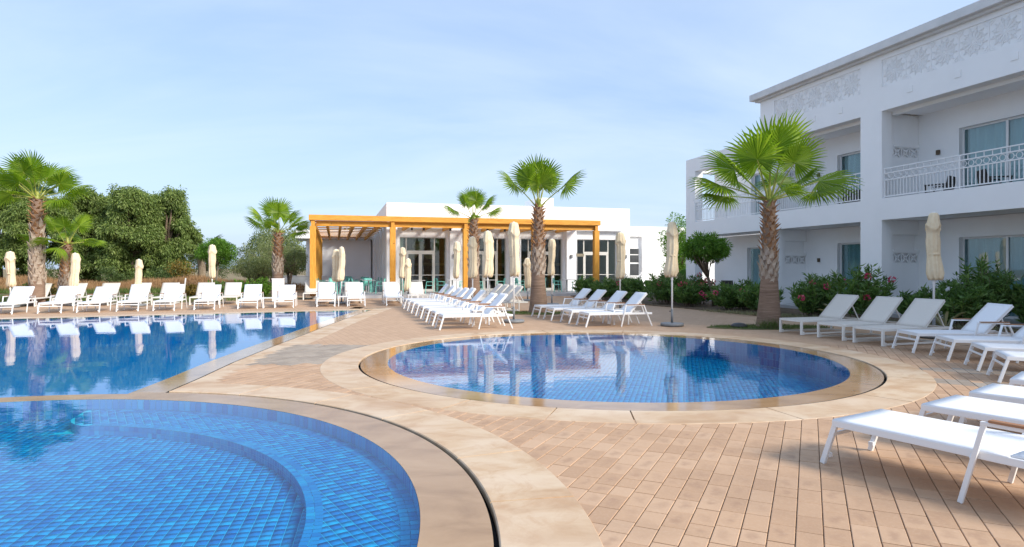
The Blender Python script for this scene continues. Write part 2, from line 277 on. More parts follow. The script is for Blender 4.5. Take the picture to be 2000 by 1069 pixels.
# ------------------------------------------------------------------ mesh helpers
class MB:
    def __init__(s): s.v = []; s.f = []; s.m = []
    def add(s, vs, fs, mi=0):
        o = len(s.v); s.v += [tuple(p) for p in vs]; s.f += [tuple(i+o for i in f) for f in fs]; s.m += [mi]*len(fs); return s
    def box(s, x0, x1, y0, y1, z0, z1, mi=0):
        vs = [(x, y, z) for z in (z0, z1) for y in (y0, y1) for x in (x0, x1)]
        return s.add(vs, [(0, 2, 3, 1), (4, 5, 7, 6), (0, 1, 5, 4), (2, 6, 7, 3), (0, 4, 6, 2), (1, 3, 7, 5)], mi)
    def bar(s, p, q, w, h, mi=0, up=(0, 0, 1)):
        p, q = Vector(p), Vector(q); d = (q-p).normalized(); u = Vector(up)
        if abs(d.dot(u)) > 0.98: u = Vector((1, 0, 0))
        a = d.cross(u).normalized()*w/2; b = a.cross(d).normalized()*h/2
        vs = [c+i*a+j*b for c in (p, q) for i, j in ((-1, -1), (1, -1), (1, 1), (-1, 1))]
        return s.add(vs, [(3, 2, 1, 0), (4, 5, 6, 7), (0, 1, 5, 4), (1, 2, 6, 5), (2, 3, 7, 6), (3, 0, 4, 7)], mi)
    def tube(s, pts, rs, n=8, mi=0, cap=True):
        pts = [Vector(p) for p in pts]; rs = rs if isinstance(rs, (list, tuple)) else [rs]*len(pts); rings = []; vs = []
        for i, p in enumerate(pts):
            d = (pts[min(i+1, len(pts)-1)] - pts[max(i-1, 0)]).normalized(); u = Vector((0, 0, 1)) if abs(d.z) < 0.9 else Vector((1, 0, 0))
            a = d.cross(u).normalized(); b = a.cross(d)
            vs += [p + (a*math.cos(2*math.pi*k/n) + b*math.sin(2*math.pi*k/n))*rs[i] for k in range(n)]
        fs = [(i*n+k, i*n+(k+1) % n, (i+1)*n+(k+1) % n, (i+1)*n+k) for i in range(len(pts)-1) for k in range(n)]
        if cap: fs += [tuple(range(n-1, -1, -1)), tuple(range((len(pts)-1)*n, len(pts)*n))]
        return s.add(vs, fs, mi)
    def lathe(s, prof, n=20, mi=0, c=(0, 0), fold=0, amp=0, ph=0):
        vs = []
        for (r, z) in prof:
            for k in range(n):
                a = 2*math.pi*k/n; rr = r*(1+amp*math.cos(fold*a+ph)) if fold else r
                vs.append((c[0]+rr*math.cos(a), c[1]+rr*math.sin(a), z))
        fs = [(i*n+k, i*n+(k+1) % n, (i+1)*n+(k+1) % n, (i+1)*n+k) for i in range(len(prof)-1) for k in range(n)]
        fs += [tuple(range(n-1, -1, -1)), tuple(range((len(prof)-1)*n, len(prof)*n))]
        return s.add(vs, fs, mi)
    def poly(s, pts, z0, z1, mi=0):
        n = len(pts); vs = [(x, y, z0) for x, y in pts] + [(x, y, z1) for x, y in pts]
        return s.add(vs, [tuple(range(n-1, -1, -1)), tuple(range(n, 2*n))] + [(i, (i+1) % n, n+(i+1) % n, n+i) for i in range(n)], mi)
    def mesh(s, name, mats, smooth=False):
        me = bpy.data.meshes.new(name); me.from_pydata(s.v, [], s.f)
        for m in (mats if isinstance(mats, (list, tuple)) else [mats]): me.materials.append(M[m])
        if any(s.m): me.polygons.foreach_set('material_index', s.m)
        if smooth: me.polygons.foreach_set('use_smooth', [True]*len(me.polygons))
        me.update(); return me
    def build(s, name, mats, parent=None, smooth=False, bevel=0.0):
        o = link(name, s.mesh(name, mats, smooth), parent)
        if bevel:
            b = o.modifiers.new('bevel', 'BEVEL'); b.width = bevel; b.segments = 2; b.limit_method = 'ANGLE'
        return o
def link(name, me, parent=None):
    o = bpy.data.objects.new(name, me); COL.objects.link(o)
    if parent is not None: o.parent = parent
    return o
def tag(o, label, cat, group=None):
    o['label'] = label; o['category'] = cat
    if group: o['group'] = group
    return o
def thing(name, label, cat, loc=(0, 0, 0), rz=0, group=None):
    o = link(name, None); o.location = loc; o.rotation_euler = (0, 0, rz); o.empty_display_size = 0.2
    return tag(o, label, cat, group)
def struct(o, kind='structure'): o['kind'] = kind; return o
def copy_tree(o, parent=None):
    c = o.copy(); COL.objects.link(c); c.parent = parent
    for ch in list(o.children): copy_tree(ch, c)
    return c
def np_mesh(name, verts, k, mat, uv=None):
    """verts (n*k,3): n separate faces of k corners"""
    n = len(verts)//k; me = bpy.data.meshes.new(name)
    me.vertices.add(n*k); me.vertices.foreach_set('co', np.asarray(verts, np.float32).ravel())
    me.loops.add(n*k); me.loops.foreach_set('vertex_index', np.arange(n*k, dtype=np.int32))
    me.polygons.add(n); me.polygons.foreach_set('loop_start', np.arange(0, n*k, k, dtype=np.int32))
    me.polygons.foreach_set('loop_total', np.full(n, k, np.int32)); me.materials.append(M[mat]); me.update(calc_edges=True)
    return me
def leaves(cent, axis, L, Wd, curl=0.12):
    """diamond leaves: cent (n,3), axis (n,3) unit, L length (n,), Wd width (n,) -> (4n,3)"""
    n = len(cent); r = RNG.normal(size=(n, 3)); side = np.cross(axis, r); side /= np.linalg.norm(side, axis=1)[:, None]+1e-9
    nor = np.cross(side, axis); L = np.asarray(L).reshape(-1, 1)*np.ones((n, 1)); Wd = np.asarray(Wd).reshape(-1, 1)*np.ones((n, 1))
    a = cent; b = cent+axis*L*0.45+side*Wd/2+nor*L*curl*0.5; c = cent+axis*L-nor*L*curl; d = cent+axis*L*0.45-side*Wd/2+nor*L*curl*0.5
    return np.stack([a, b, c, d], 1).reshape(-1, 3)
def unit(v): return v/(np.linalg.norm(v, axis=1)[:, None]+1e-9)
def clump_leaves(clumps, n_per, L, Wd, droop=0.0, out_w=1.0, shell=0.55):
    P = []; A = []
    for (c, r) in clumps:
        n = max(8, int(n_per*(max(r)**2)))
        d = unit(RNG.normal(size=(n, 3))); rr = RNG.uniform(shell, 1.0, (n, 1))
        P.append(np.array(c)+d*rr*np.array(r)); a = d*out_w+RNG.normal(size=(n, 3))*0.6; a[:, 2] -= droop; A.append(unit(a))
    P = np.concatenate(P); A = np.concatenate(A); n = len(P)
    return leaves(P, A, L*RNG.uniform(0.6, 1.3, n), Wd*RNG.uniform(0.7, 1.3, n))
def lobed_clumps(nl, c, r, lr, ns, sr, seed, low=-0.75):
    rg = np.random.default_rng(seed); o = []; L = []
    while len(L) < nl:
        d = rg.normal(size=3); d /= np.linalg.norm(d)
        if d[2] < low: continue
        k = rg.uniform(.55, 1.0); p = np.array((c[0]+d[0]*k*r[0], c[1]+d[1]*k*r[1], c[2]+d[2]*k*r[2]))
        if all(np.linalg.norm(p-q) > lr*.75 for q in L) or rg.uniform() < .05: L.append(p)
    for p in L:
        l = lr*rg.uniform(.7, 1.25)
        for j in range(ns):
            d = rg.normal(size=3); d /= np.linalg.norm(d); d[2] = abs(d[2])*.9-.25
            q = p+d*l*rg.uniform(.55, 1.0); s_ = sr*rg.uniform(.6, 1.4); o.append((tuple(q), (s_, s_, s_*1.35)))
    return o
def env_clumps(n, c, r, cr, seed, flat=1.0, inner=0.55):
    rg = np.random.default_rng(seed); o = []
    for i in range(n):
        d = rg.normal(size=3); d /= np.linalg.norm(d); k = rg.uniform(inner, 1.0)
        s = cr*rg.uniform(0.65, 1.35); o.append(((c[0]+d[0]*k*r[0], c[1]+d[1]*k*r[1], c[2]+d[2]*k*r[2]), (s, s, s*flat)))
    return o

# ------------------------------------------------------------------ layout constants
TH = rad(15.5); AX = Vector((-math.sin(TH), math.cos(TH))); BX = Vector((math.cos(TH), math.sin(TH)))
NC, NR = (-4.87, 3.45), 4.33            # near round-ended pool
RC, RR = (1.70, 11.45), 3.86            # round pool
RIM, GAP = 0.44, 0.475
BORD = 1.07
EDGE = [(-4.88, 7.9), (-5.0, 9.3), (-5.18, 10.8), (-5.33, 13), (-5.45, 15.5), (-5.6, 18), (-5.72, 21), (-5.80, 24.27)]   # right edge of the big pool
FAR0, FAR1 = (-5.80, 24.27), (-32.0, 13.1)
def edge_x(y):
    for (x0, y0), (x1, y1) in zip(EDGE, EDGE[1:]):
        if y <= y1: return x0+(x1-x0)*(y-y0)/(y1-y0)
    return EDGE[-1][0]
def dist(p, c): return math.hypot(p[0]-c[0], p[1]-c[1])
far_d = Vector((FAR1[0]-FAR0[0], FAR1[1]-FAR0[1])).normalized(); far_n = Vector((far_d.y, -far_d.x))
if far_n.y < 0: far_n = -far_n
def far_sd(p): return (Vector(p)-Vector(FAR0)).dot(far_n)
def pool_zone(p, m):
    """inside any pool widened by m"""
    if dist(p, NC) < NR+m or dist(p, RC) < RR+m: return True
    return p[0] < edge_x(p[1])+m and far_sd(p) < m and p[1] > 0
# ------------------------------------------------------------------ ground, deck
g = MB().add([(-900, -60, -1.3), (900, -60, -1.3), (900, 1500, -1.3), (-900, 1500, -1.3)], [(0, 1, 2, 3)]).build('ground', 'field'); struct(g)
def cells(name, mat, x0, x1, y0, y1, cs, z, keep):
    vs = []; 
    nx, ny = int(round((x1-x0)/cs)), int(round((y1-y0)/cs))
    for i in range(nx):
        for j in range(ny):
            x, y = x0+i*cs, y0+j*cs
            if keep((x+cs/2, y+cs/2)): vs += [(x, y, z), (x+cs, y, z), (x+cs, y+cs, z), (x, y+cs, z)]
    o = link(name, np_mesh(name, np.array(vs), 4, mat)); return o
BRICK_Y = 13.0
struct(cells('paving_bed', 'mortar', -6, 16, -1.2, 13.2, 0.2, -0.012, lambda p: not pool_zone(p, 0.78)))
struct(cells('deck_paving', 'paving', -6.4, 20, 13.2, 26.0, 0.2, -0.004, lambda p: not pool_zone(p, 0.78)))
fp = MB().add([(-6.4, 26, -0.004), (20, 26, -0.004), (20, 60, -0.004), (-20, 60, -0.004), (-20, 26, -0.004)], [(0, 1, 2, 3, 4)])
struct(fp.build('deck_paving', 'paving'))
fb = Vector(FAR0)+far_n*0.45; fc = Vector(FAR1)+far_n*0.45
struct(MB().add([(fb.x, fb.y, -0.004), (fb.x, 26, -0.004), (-60, 26, -0.004), (fc.x-2, fc.y-0.85, -0.004)], [(0, 1, 2, 3)]).build('deck_paving', 'paving'))
# pavers
bl, bw, gp = 0.272, 0.152, 0.006
rdir = Vector((math.sin(BR_ANG), math.cos(BR_ANG))); cdir = Vector((math.cos(BR_ANG), -math.sin(BR_ANG)))
def brick_verts(l, w, ch=0.0035, dep=0.02):
    a, b = l/2, w/2
    top = [(-a+ch, -b+ch, 0), (a-ch, -b+ch, 0), (a-ch, b-ch, 0), (-a+ch, b-ch, 0)]
    mid = [(-a, -b, -ch*0.8), (a, -b, -ch*0.8), (a, b, -ch*0.8), (-a, b, -ch*0.8)]
    bot = [(x, y, -dep) for x, y, z in mid]
    return top+mid+bot
BF = [(0, 1, 2, 3)] + [(4+i, 4+(i+1) % 4, (i+1) % 4, i) for i in range(4)] + [(8+i, 8+(i+1) % 4, 4+(i+1) % 4, 4+i) for i in range(4)]
GREY = []   # bands of grey pavers (oriented rectangles in row coordinates)
def is_grey(p):
    if p[0] < -1.0 and dist(p, RC) < 9.0 and 10.9 < p[1]-0.1*p[0] < 14.8: return True
    a = (Vector(p)-Vector(RC)); ang = math.degrees(math.atan2(a.y, a.x)); r = a.length
    if r > RR+BORD-0.3 and -32.5 < ang < -27.0: return True
    if r > RR+BORD-0.3 and -18.0 < ang < -14.5 and r < 8: return True
    return False
spots = []
row = int(-16/bw)
while row*bw < 16:
    off = random.uniform(0, bl); u = -6+off; prev = None
    while u < 24:
        l = bl*random.choice((1, 1, 1, 1, 0.92, 0.70))
        c = rdir*(u+l/2)+cdir*(row*bw)
        if -6 < c.x < 14 and -1.2 < c.y < BRICK_Y+0.25 and not pool_zone(c, 0.80) and abs(c.x) < max(c.y, 3)*0.95+2.5:
            spots.append((c.x, c.y, l))
        u += l
    row += 1
def brick_mesh(l, mat, items=None):
    vs = []; fs = []; uvs = []
    its = items if items is not None else [(0, 0, l, 0)]
    for (x, y, ll, rz_) in its:
        o = len(vs)
        for q in brick_verts(ll-gp*1.5, bw-gp):
            if items is None: vs.append(q)
            else:
                z = q[2]+rz_
                p = rdir*q[0]+cdir*q[1]; vs.append((x+p.x, y+p.y, z))
            uvs.append((q[0]/ll+0.5, q[1]/bw+0.5))
        # rdir x cdir is left-handed: flip
        fs += [tuple(o+i for i in (f if items is None else f[::-1])) for f in BF]
    me = bpy.data.meshes.new('paver'); me.from_pydata(vs, [], fs); me.materials.append(M[mat])
    ul = me.uv_layers.new(name='UVMap'); ul.data.foreach_set('uv', [c for p in me.polygons for vi in p.vertices for c in uvs[vi]]); me.update(); return me
pave = struct(link('pavement', brick_mesh(bl, 'brick', [(x, y, l, random.uniform(-0.0015, 0.0015)) for (x, y, l) in []] or [(40, -20, bl, 0)])))
pave.hide_render = False
vis = [s for s in spots if abs(s[0]) < s[1]*0.83 and s[1] > 3.45]
vis.sort(key=lambda s: s[1]**1.0*math.hypot(s[0], s[1]))
near = vis[:292]; nset = set(near)
rest = [s for s in spots if s not in nset]
bpy.data.objects.remove(pave)
big = brick_mesh(bl, 'brick', [(x, y, l, random.uniform(-0.0015, 0.0015)) for (x, y, l) in rest if not is_grey((x, y))])
gr = brick_mesh(bl, 'brick_grey', [(x, y, l, random.uniform(-0.0015, 0.0015)) for (x, y, l) in rest if is_grey((x, y))])
bed = bpy.data.objects['paving_bed']
o = link('pavers', big, bed); o['kind'] = 'stuff'; o = link('grey_pavers', gr, bed); o['kind'] = 'stuff'
cache = {}
for (x, y, l) in near:
    k = (round(l, 3), is_grey((x, y)))
    if k not in cache: cache[k] = brick_mesh(l, 'brick_grey' if k[1] else 'brick')
    o = link('paver', cache[k], bed); o.location = (x, y, random.uniform(-0.0015, 0.0015)); o.rotation_euler = (0, random.uniform(-.004, .004), math.pi/2-BR_ANG)
# ------------------------------------------------------------------ pool rims, drains and coping
def ring_quads(c, r0, r1f, a0, a1, n, z, zt=None, r0f=None):
    """top sheet between r0 and r1f(a)"""
    mb = MB(); vs = []
    for i in range(n+1):
        a = a0+(a1-a0)*i/n; ri = r0f(a) if r0f else r0; ro = r1f(a)
        vs += [(c[0]+ri*math.cos(a), c[1]+ri*math.sin(a), z), (c[0]+ro*math.cos(a), c[1]+ro*math.sin(a), z)]
    mb.add(vs, [(2*i, 2*i+1, 2*i+3, 2*i+2) for i in range(n)]); return mb
JA = math.atan2(8.02-NC[1], -4.88-NC[0])      # where the two pools meet
def near_outer(w):
    def f(a):
        x, y = math.cos(a), math.sin(a)
        r = NR+w
        if a > JA-0.02: return min(r, NR+0.33)
        return r
    return f
def sheet(name, mb, mat, smooth=False): return struct(mb.build(name, mat, None, smooth))
A0, A1 = rad(-86), rad(200)
sheet('pool_rim', ring_quads(NC, NR, near_outer(RIM), A0, A1, 260, -0.006), 'rim_damp')
sheet('pool_rim', ring_quads(RC, RR, lambda a: RR+RIM, 0, 2*math.pi, 220, -0.006), 'rim')
def strip(u_list, w0, w1, z, nearr, nw=6):
    """sheet along the big pool's right edge, offset w0..w1, starting outside the near pool's ring nearr"""
    mb = MB(); vs = []; n = len(u_list)
    for j in range(nw+1):
        w = w0+(w1-w0)*j/nw
        lo = 7.6
        while dist((edge_x(lo)+w, lo), NC) < NR+nearr: lo += 0.01
        hi = 24.27+ (w+0.02)*0.45
        for i in range(n):
            y = lo+(hi-lo)*u_list[i]; vs.append((edge_x(y)+w, y, z))
    mb.add(vs, [(j*n+i, (j+1)*n+i, (j+1)*n+i+1, j*n+i+1) for j in range(nw) for i in range(n-1)]); return mb
U = [i/60 for i in range(61)]
sheet('pool_rim', strip(U, 0.0, RIM, -0.009, RIM-0.14), 'rim')
# drain slots: dark channel below the joint
def channel(name, c, r0, r1, a0, a1, n):
    mb = MB(); vs = []
    for i in range(n+1):
        a = a0+(a1-a0)*i/n; ca, sa = math.cos(a), math.sin(a)
        for r, z in ((r0, -0.006), (r0, -0.10), (r1+.006, -0.10), (r1+.006, -0.012)): vs.append((c[0]+r*ca, c[1]+r*sa, z))
    mb.add(vs, [(4*i+k, 4*i+k+1, 4*i+5+k, 4*i+4+k) for i in range(n) for k in range(3)])
    return struct(mb.build(name, 'slot'))
channel('drain_slot', NC, NR+RIM, NR+GAP, A0, JA-0.10, 200); channel('drain_slot', RC, RR+RIM, RR+GAP, 0, 2*math.pi, 200)
cop = struct(strip(U, 0.46, 0.95, -0.055, 0.50, 2).build('coping_bed', 'mortar'))
def coping(c, r, a0, a1, z, seed, w_in=GAP, w_out=BORD, lim=None, seg=1.35, parent=cop):
    rg = random.Random(seed); a = a0
    while a < a1-0.01:
        da = min(seg*rg.uniform(0.75, 1.3)/r, a1-a)
        if a1-(a+da) < 0.12: da = a1-a
        n = max(3, int(da*r/0.12)); top = []; jo = 0.007/r
        for i in range(n+1):
            t_ = a+jo+(da-2*jo)*i/n; ri, ro = r+w_in, r+w_out
            if lim: ro = min(ro, lim(t_))
            if ro < ri+0.02: ro = ri+0.02
            top.append((t_, ri, ro))
        mb = MB(); vs = []
        for (t_, ri, ro) in top:
            ca, sa = math.cos(t_), math.sin(t_)
            for rr, z_ in ((ri, z-0.06), (ri, z-0.008), (ri+0.008, z), (ro-0.006, z), (ro, z-0.006), (ro, z-0.04)): vs.append((c[0]+rr*ca, c[1]+rr*sa, z_))
        fs = [(6*i+k, 6*i+6+k, 6*i+7+k, 6*i+1+k) for i in range(n) for k in range(5)]
        fs += [(0, 1, 2, 3, 4, 5), tuple(6*n+k for k in (5, 4, 3, 2, 1, 0))]
        mb.add(vs, [f[::-1] for f in fs]).build('coping_stone', 'stone', parent); a += da
def near_lim(a):
    ca, sa = math.cos(a), math.sin(a); r = NR+GAP
    while r < NR+BORD:
        x, y = NC[0]+r*ca, NC[1]+r*sa
        if x < edge_x(y)+GAP+0.02 and y > 7.5: return r
        r += 0.01
    return r
ea = rad(0)
while near_lim(ea) > NR+GAP+0.03 and ea < rad(120): ea += 0.005
coping(NC, NR, A0, ea, 0.006, 3, lim=near_lim, seg=1.25)
coping(RC, RR, rad(-95), rad(265), 0.003, 5, seg=1.3)
# straight coping along the big pool
ys = [8.25]
while ys[-1] < 24.3: ys.append(ys[-1]+random.uniform(1.1, 1.7))
ys[-1] = 24.75
for y0, y1 in zip(ys, ys[1:]):
    mb = MB(); n = 10; vs = []; ok = []
    for i in range(n+1):
        y = y0+0.004+(y1-y0-0.008)*i/n
        for w, z in ((GAP, -0.05), (GAP, -0.002), (BORD, -0.002), (BORD, -0.05)):
            x = edge_x(y)+w; yy = y
            while dist((x, yy), NC) < NR+GAP+0.01: yy += 0.01
            vs.append((x, yy, z-0.001))
    fs = [(4*i+k, 4*i+4+k, 4*i+5+k, 4*i+1+k) for i in range(n) for k in range(3)] + [(0, 1, 2, 3), tuple(4*n+k for k in (3, 2, 1, 0))]
    mb.add(vs, [f[::-1] for f in fs]).build('coping_stone', 'stone', cop)
mb = MB(); u0 = Vector(FAR0)
L_ = (Vector(FAR1)-u0).length; k = -1.25
while k < L_:
    e = k+random.uniform(1.2, 1.7); q = [u0+far_d*(k+0.004), u0+far_d*(e-0.004)]
    MB().poly([tuple(q[0]), tuple(q[0]+far_n*0.55), tuple(q[1]+far_n*0.55), tuple(q[1])], -0.06, -0.001).build('coping_stone', 'stone', cop); k = e
# ------------------------------------------------------------------ pool basins and water
def wall_ring(c, r, a0, a1, n, z0, z1, rev=False):
    vs = []
    for i in range(n+1):
        a = a0+(a1-a0)*i/n; vs += [(c[0]+r*math.cos(a), c[1]+r*math.sin(a), z0), (c[0]+r*math.cos(a), c[1]+r*math.sin(a), z1)]
    return vs, [(2*i, 2*i+1, 2*i+3, 2*i+2) for i in range(n)]
def disc(c, r, z, n=160): return [(c[0]+r*math.cos(2*math.pi*i/n), c[1]+r*math.sin(2*math.pi*i/n), z) for i in range(n)], [tuple(range(n))]
SH, FL = -0.14, -0.245; SR = 3.58
# near pool
mb = MB(); mb.add(*disc(NC, NR, FL)); mb.add(*wall_ring(NC, NR+0.003, 0, 2*math.pi, 200, FL, -0.006))
SA0, SA1 = rad(-80), rad(94)
v = []; n = 120
for i in range(n+1):
    a = SA0+(SA1-SA0)*i/n
    k = max(0.0, (a-(SA1-0.12))/0.12); rin = SR+(NR-SR)*0.9*(1-math.sqrt(max(0, 1-k*k)))
    for rr, z in ((NR, SH), (rin, SH), (rin, FL)): v.append((NC[0]+rr*math.cos(a), NC[1]+rr*math.sin(a), z))
mb.add(v, [(3*i, 3*i+1, 3*i+4, 3*i+3) for i in range(n)]); mb.add(v, [(3*i+1, 3*i+2, 3*i+5, 3*i+4) for i in range(n-14)], 0); mb.add(v, [(3*i+1, 3*i+2, 3*i+5, 3*i+4) for i in range(n-14, n)], 1)
nb = struct(mb.build('pool_basin', ['grout', 'tile']))
def tile_grid(keep, ang, pitch, bbox):
    ca, sa = math.cos(ang), math.sin(ang); o = []
    x0, x1, y0, y1 = bbox; R_ = int(30/pitch)
    cx_, cy_ = (x0+x1)/2, (y0+y1)/2; nn = int(max(x1-x0, y1-y0)/pitch*0.75)+2
    for i in range(-nn, nn):
        for j in range(-nn, nn):
            x, y = cx_+(i*ca-j*sa)*pitch, cy_+(i*sa+j*ca)*pitch
            if keep(x, y): o.append((x, y))
    return o
def tile_mesh(pts, ang, size, z, th=0.0012):
    h = size/2; ca, sa = math.cos(ang), math.sin(ang); b = np.array([(-h, -h), (h, -h), (h, h), (-h, h)])
    rot = np.stack([b[:, 0]*ca-b[:, 1]*sa, b[:, 0]*sa+b[:, 1]*ca], 1); P = np.array(pts)
    t = np.zeros((len(P), 8, 3)); t[:, :4, :2] = P[:, None]+rot; t[:, 4:, :2] = P[:, None]+rot; t[:, :4, 2] = z+th; t[:, 4:, 2] = z
    n = len(P); me = bpy.data.meshes.new('tiles'); F = np.array([(0, 1, 2, 3), (4, 5, 1, 0), (5, 6, 2, 1), (6, 7, 3, 2), (7, 4, 0, 3)])
    idx = (np.arange(n)[:, None, None]*8+F[None]).reshape(-1)
    me.vertices.add(n*8); me.vertices.foreach_set('co', t.astype(np.float32).ravel()); me.loops.add(len(idx)); me.loops.foreach_set('vertex_index', idx.astype(np.int32))
    me.polygons.add(n*5); me.polygons.foreach_set('loop_start', np.arange(0, n*20, 4, dtype=np.int32)); me.polygons.foreach_set('loop_total', np.full(n*5, 4, np.int32))
    me.materials.append(M['tile']); me.update(calc_edges=True); return me
PT, TS = 0.080, 0.0760
ang_deep, ang_shelf = rad(12), rad(34)
def vis_near(x, y): return y > 2.6 and x > -0.86*y-0.6
deep = tile_grid(lambda x, y: dist((x, y), NC) < NR+0.02 and (dist((x, y), NC) < SR+0.03 or math.atan2(y-NC[1], x-NC[0]) > SA1-0.02) and vis_near(x, y), ang_deep, PT, (-9.3, -0.4, 2, 8))
def rin_(a): k = min(1.0, max(0.0, (a-(SA1-0.12))/0.12)); return SR+(NR-SR)*0.9*(1-math.sqrt(1-k*k))
shelf = tile_grid(lambda x, y: rin_(math.atan2(y-NC[1], x-NC[0]))+0.05 < dist((x, y), NC) < NR+0.02 and SA0 < math.atan2(y-NC[1], x-NC[0]) < SA1-0.012 and vis_near(x, y), ang_shelf, PT, (-9.3, -0.4, 2, 8))
deep.sort(key=lambda p: (p[1]-0)**2+p[0]**2); big_t = [p for p in deep if p[1]*0.78 > -p[0] and p[1] > 3.9]
ntile = big_t[:290]; st = set(ntile)
one = tile_mesh([(0, 0)], ang_deep, TS, 0)
for (x, y) in ntile:
    o = link('mosaic_tile', one, nb); o.location = (x, y, FL)
o = link('mosaic_tiles', tile_mesh([p for p in deep if p not in st], ang_deep, TS, FL), nb); o['kind'] = 'stuff'
o = link('mosaic_tiles', tile_mesh(shelf, ang_shelf, TS, SH), nb); o['kind'] = 'stuff'
def wall_tiles(c, r, a0, a1, z_list, w, inward=True, name='wall_tiles', parent=None, hgap=0.004):
    n = int((a1-a0)*r/w); vs = []; rr = r-0.004 if inward else r+0.004
    for (z0, z1) in z_list:
        for i in range(n):
            b0 = a0+(a1-a0)*(i+0.035)/n; b1 = a0+(a1-a0)*(i+0.965)/n
            q = [(c[0]+rr*math.cos(b), c[1]+rr*math.sin(b), z) for b, z in ((b0, z0), (b1, z0), (b1, z1), (b0, z1))]; vs += q
    o = link(name, np_mesh(name, np.array(vs), 4, 'tile'), parent); o['kind'] = 'stuff'; return o
wall_tiles(NC, NR, rad(-60), rad(150), [(-0.125, -0.010), (-0.240, -0.129)], 0.078, True, 'wall_tiles', nb)
wall_tiles(NC, SR, SA0, SA1-0.13, [(-0.190, SH-0.002), (-0.242, -0.193)], 0.06, True, 'step_riser_tiles', nb)
# shelf edge course
vs = []; n = int((SA1-0.13-SA0)*SR/0.06)
for i in range(n):
    b0 = SA0+(SA1-0.13-SA0)*(i+.04)/n; b1 = SA0+(SA1-0.13-SA0)*(i+.96)/n
    for (q0, q1) in ((SR-.004, SR+.052), (SR+.056, SR+.112)): vs += [(NC[0]+r_*math.cos(b), NC[1]+r_*math.sin(b), SH+0.003) for b, r_ in ((b0, q0), (b0, q1), (b1, q1), (b1, q0))]
for q0, q1 in ((NR-.06, NR+.01), (NR-.125, NR-.064)):
    m_ = int((SA1-0.1-rad(-30))*NR/0.078)
    for i in range(m_):
        b0 = rad(-30)+(SA1-0.1-rad(-30))*(i+.04)/m_; b1 = rad(-30)+(SA1-0.1-rad(-30))*(i+.96)/m_
        vs += [(NC[0]+r_*math.cos(b), NC[1]+r_*math.sin(b), SH+0.0035) for b, r_ in ((b0, q0), (b0, q1), (b1, q1), (b1, q0))]
vs += [(NC[0]+r_*math.cos(b), NC[1]+r_*math.sin(b), SH+0.0028) for b, r_ in ((SA0, SR-.003), (SA0, SR-.002), (SA0+.001, SR-.002), (SA0+.001, SR-.003))]
o = link('step_edge_tiles', np_mesh('step_edge_tiles', np.array(vs), 4, 'tile'), nb); o['kind'] = 'stuff'
struct(MB().add(*disc(NC, NR+0.002, -0.0075, 200)).build('pool_water', 'water'))
# round pool
RD = -0.42
mb = MB(); mb.add(*disc(RC, RR, RD)); mb.add(*wall_ring(RC, RR+0.003, 0, 2*math.pi, 200, RD, -0.006))
rb = struct(mb.build('pool_basin', 'grout'))
pts = tile_grid(lambda x, y: dist((x, y), RC) < RR+0.02, rad(-15), PT, (-2.4, 5.8, 7.3, 15.6))
o = link('mosaic_tiles', tile_mesh(pts, rad(-15), TS, RD), rb); o['kind'] = 'stuff'
wall_tiles(RC, RR, 0, 2*math.pi, [(-0.125, -0.010), (-0.26, -0.13), (-0.41, -0.265)], 0.078, True, 'wall_tiles', rb)
struct(MB().add(*disc(RC, RR+0.002, -0.0075, 200)).build('pool_water', 'water'))
# big pool
arc = [(NC[0]+(NR+0.33)*math.cos(a), NC[1]+(NR+0.33)*math.sin(a)) for a in [JA+(rad(185)-JA)*i/60 for i in range(61)]]
poly = [(edge_x(y), y) for y in [24.27-(24.27-8.0)*i/50 for i in range(51)]] + arc[1:] + [(-32, 2.5), FAR1]
mb = MB(); n = len(poly)
mb.add([(x, y, -0.0085) for x, y in poly], [tuple(range(n-1, -1, -1))]); struct(mb.build('pool_water', 'water_big'))
mb = MB(); mb.add([(x, y, -1.0) for x, y in poly]+[(x, y, -0.008) for x, y in poly], [tuple(range(n-1, -1, -1))]+[(i, (i+1) % n, n+(i+1) % n, n+i) for i in range(n)])
struct(mb.build('pool_basin', 'bigpool'))
# ------------------------------------------------------------------ planting beds and lawns
def ground_poly(name, pts, z0, z1, mat): return struct(MB().poly(pts, z0, z1).build(name, mat))
ground_poly('planting_bed', [(3.3, 36), (3.6, 33.2), (4.77, 29.8), (5.97, 26.6), (6.68, 25.2), (7.6, 22.6), (8.3, 20.6), (9.1, 18.6), (10.0, 17.4), (11.2, 16.4), (12.6, 15.5), (14.5, 14.2), (18.5, 12), (40, 12), (40, 60), (9, 60), (8.6, 40)], -0.1, 0.03, 'soil')
ground_poly('lawn', [(-70, 10), (-30, 21.5), (-21.5, 26.3), (-18.6, 29.6), (-17.2, 33), (-16.2, 37), (-14.2, 41), (-14.0, 75), (-70, 75)], -0.1, 0.02, 'lawn')
struct(MB().add([(-400, 60, -0.02), (400, 60, -0.02), (400, 900, -0.02), (-400, 900, -0.02)], [(0, 1, 2, 3)]).build('field', 'field'))
struct(MB().add([(-400, 30, -0.04), (-20, 30, -0.04), (-20, 60, -0.04), (-400, 60, -0.04)], [(0, 1, 2, 3)]).build('field', 'field'))
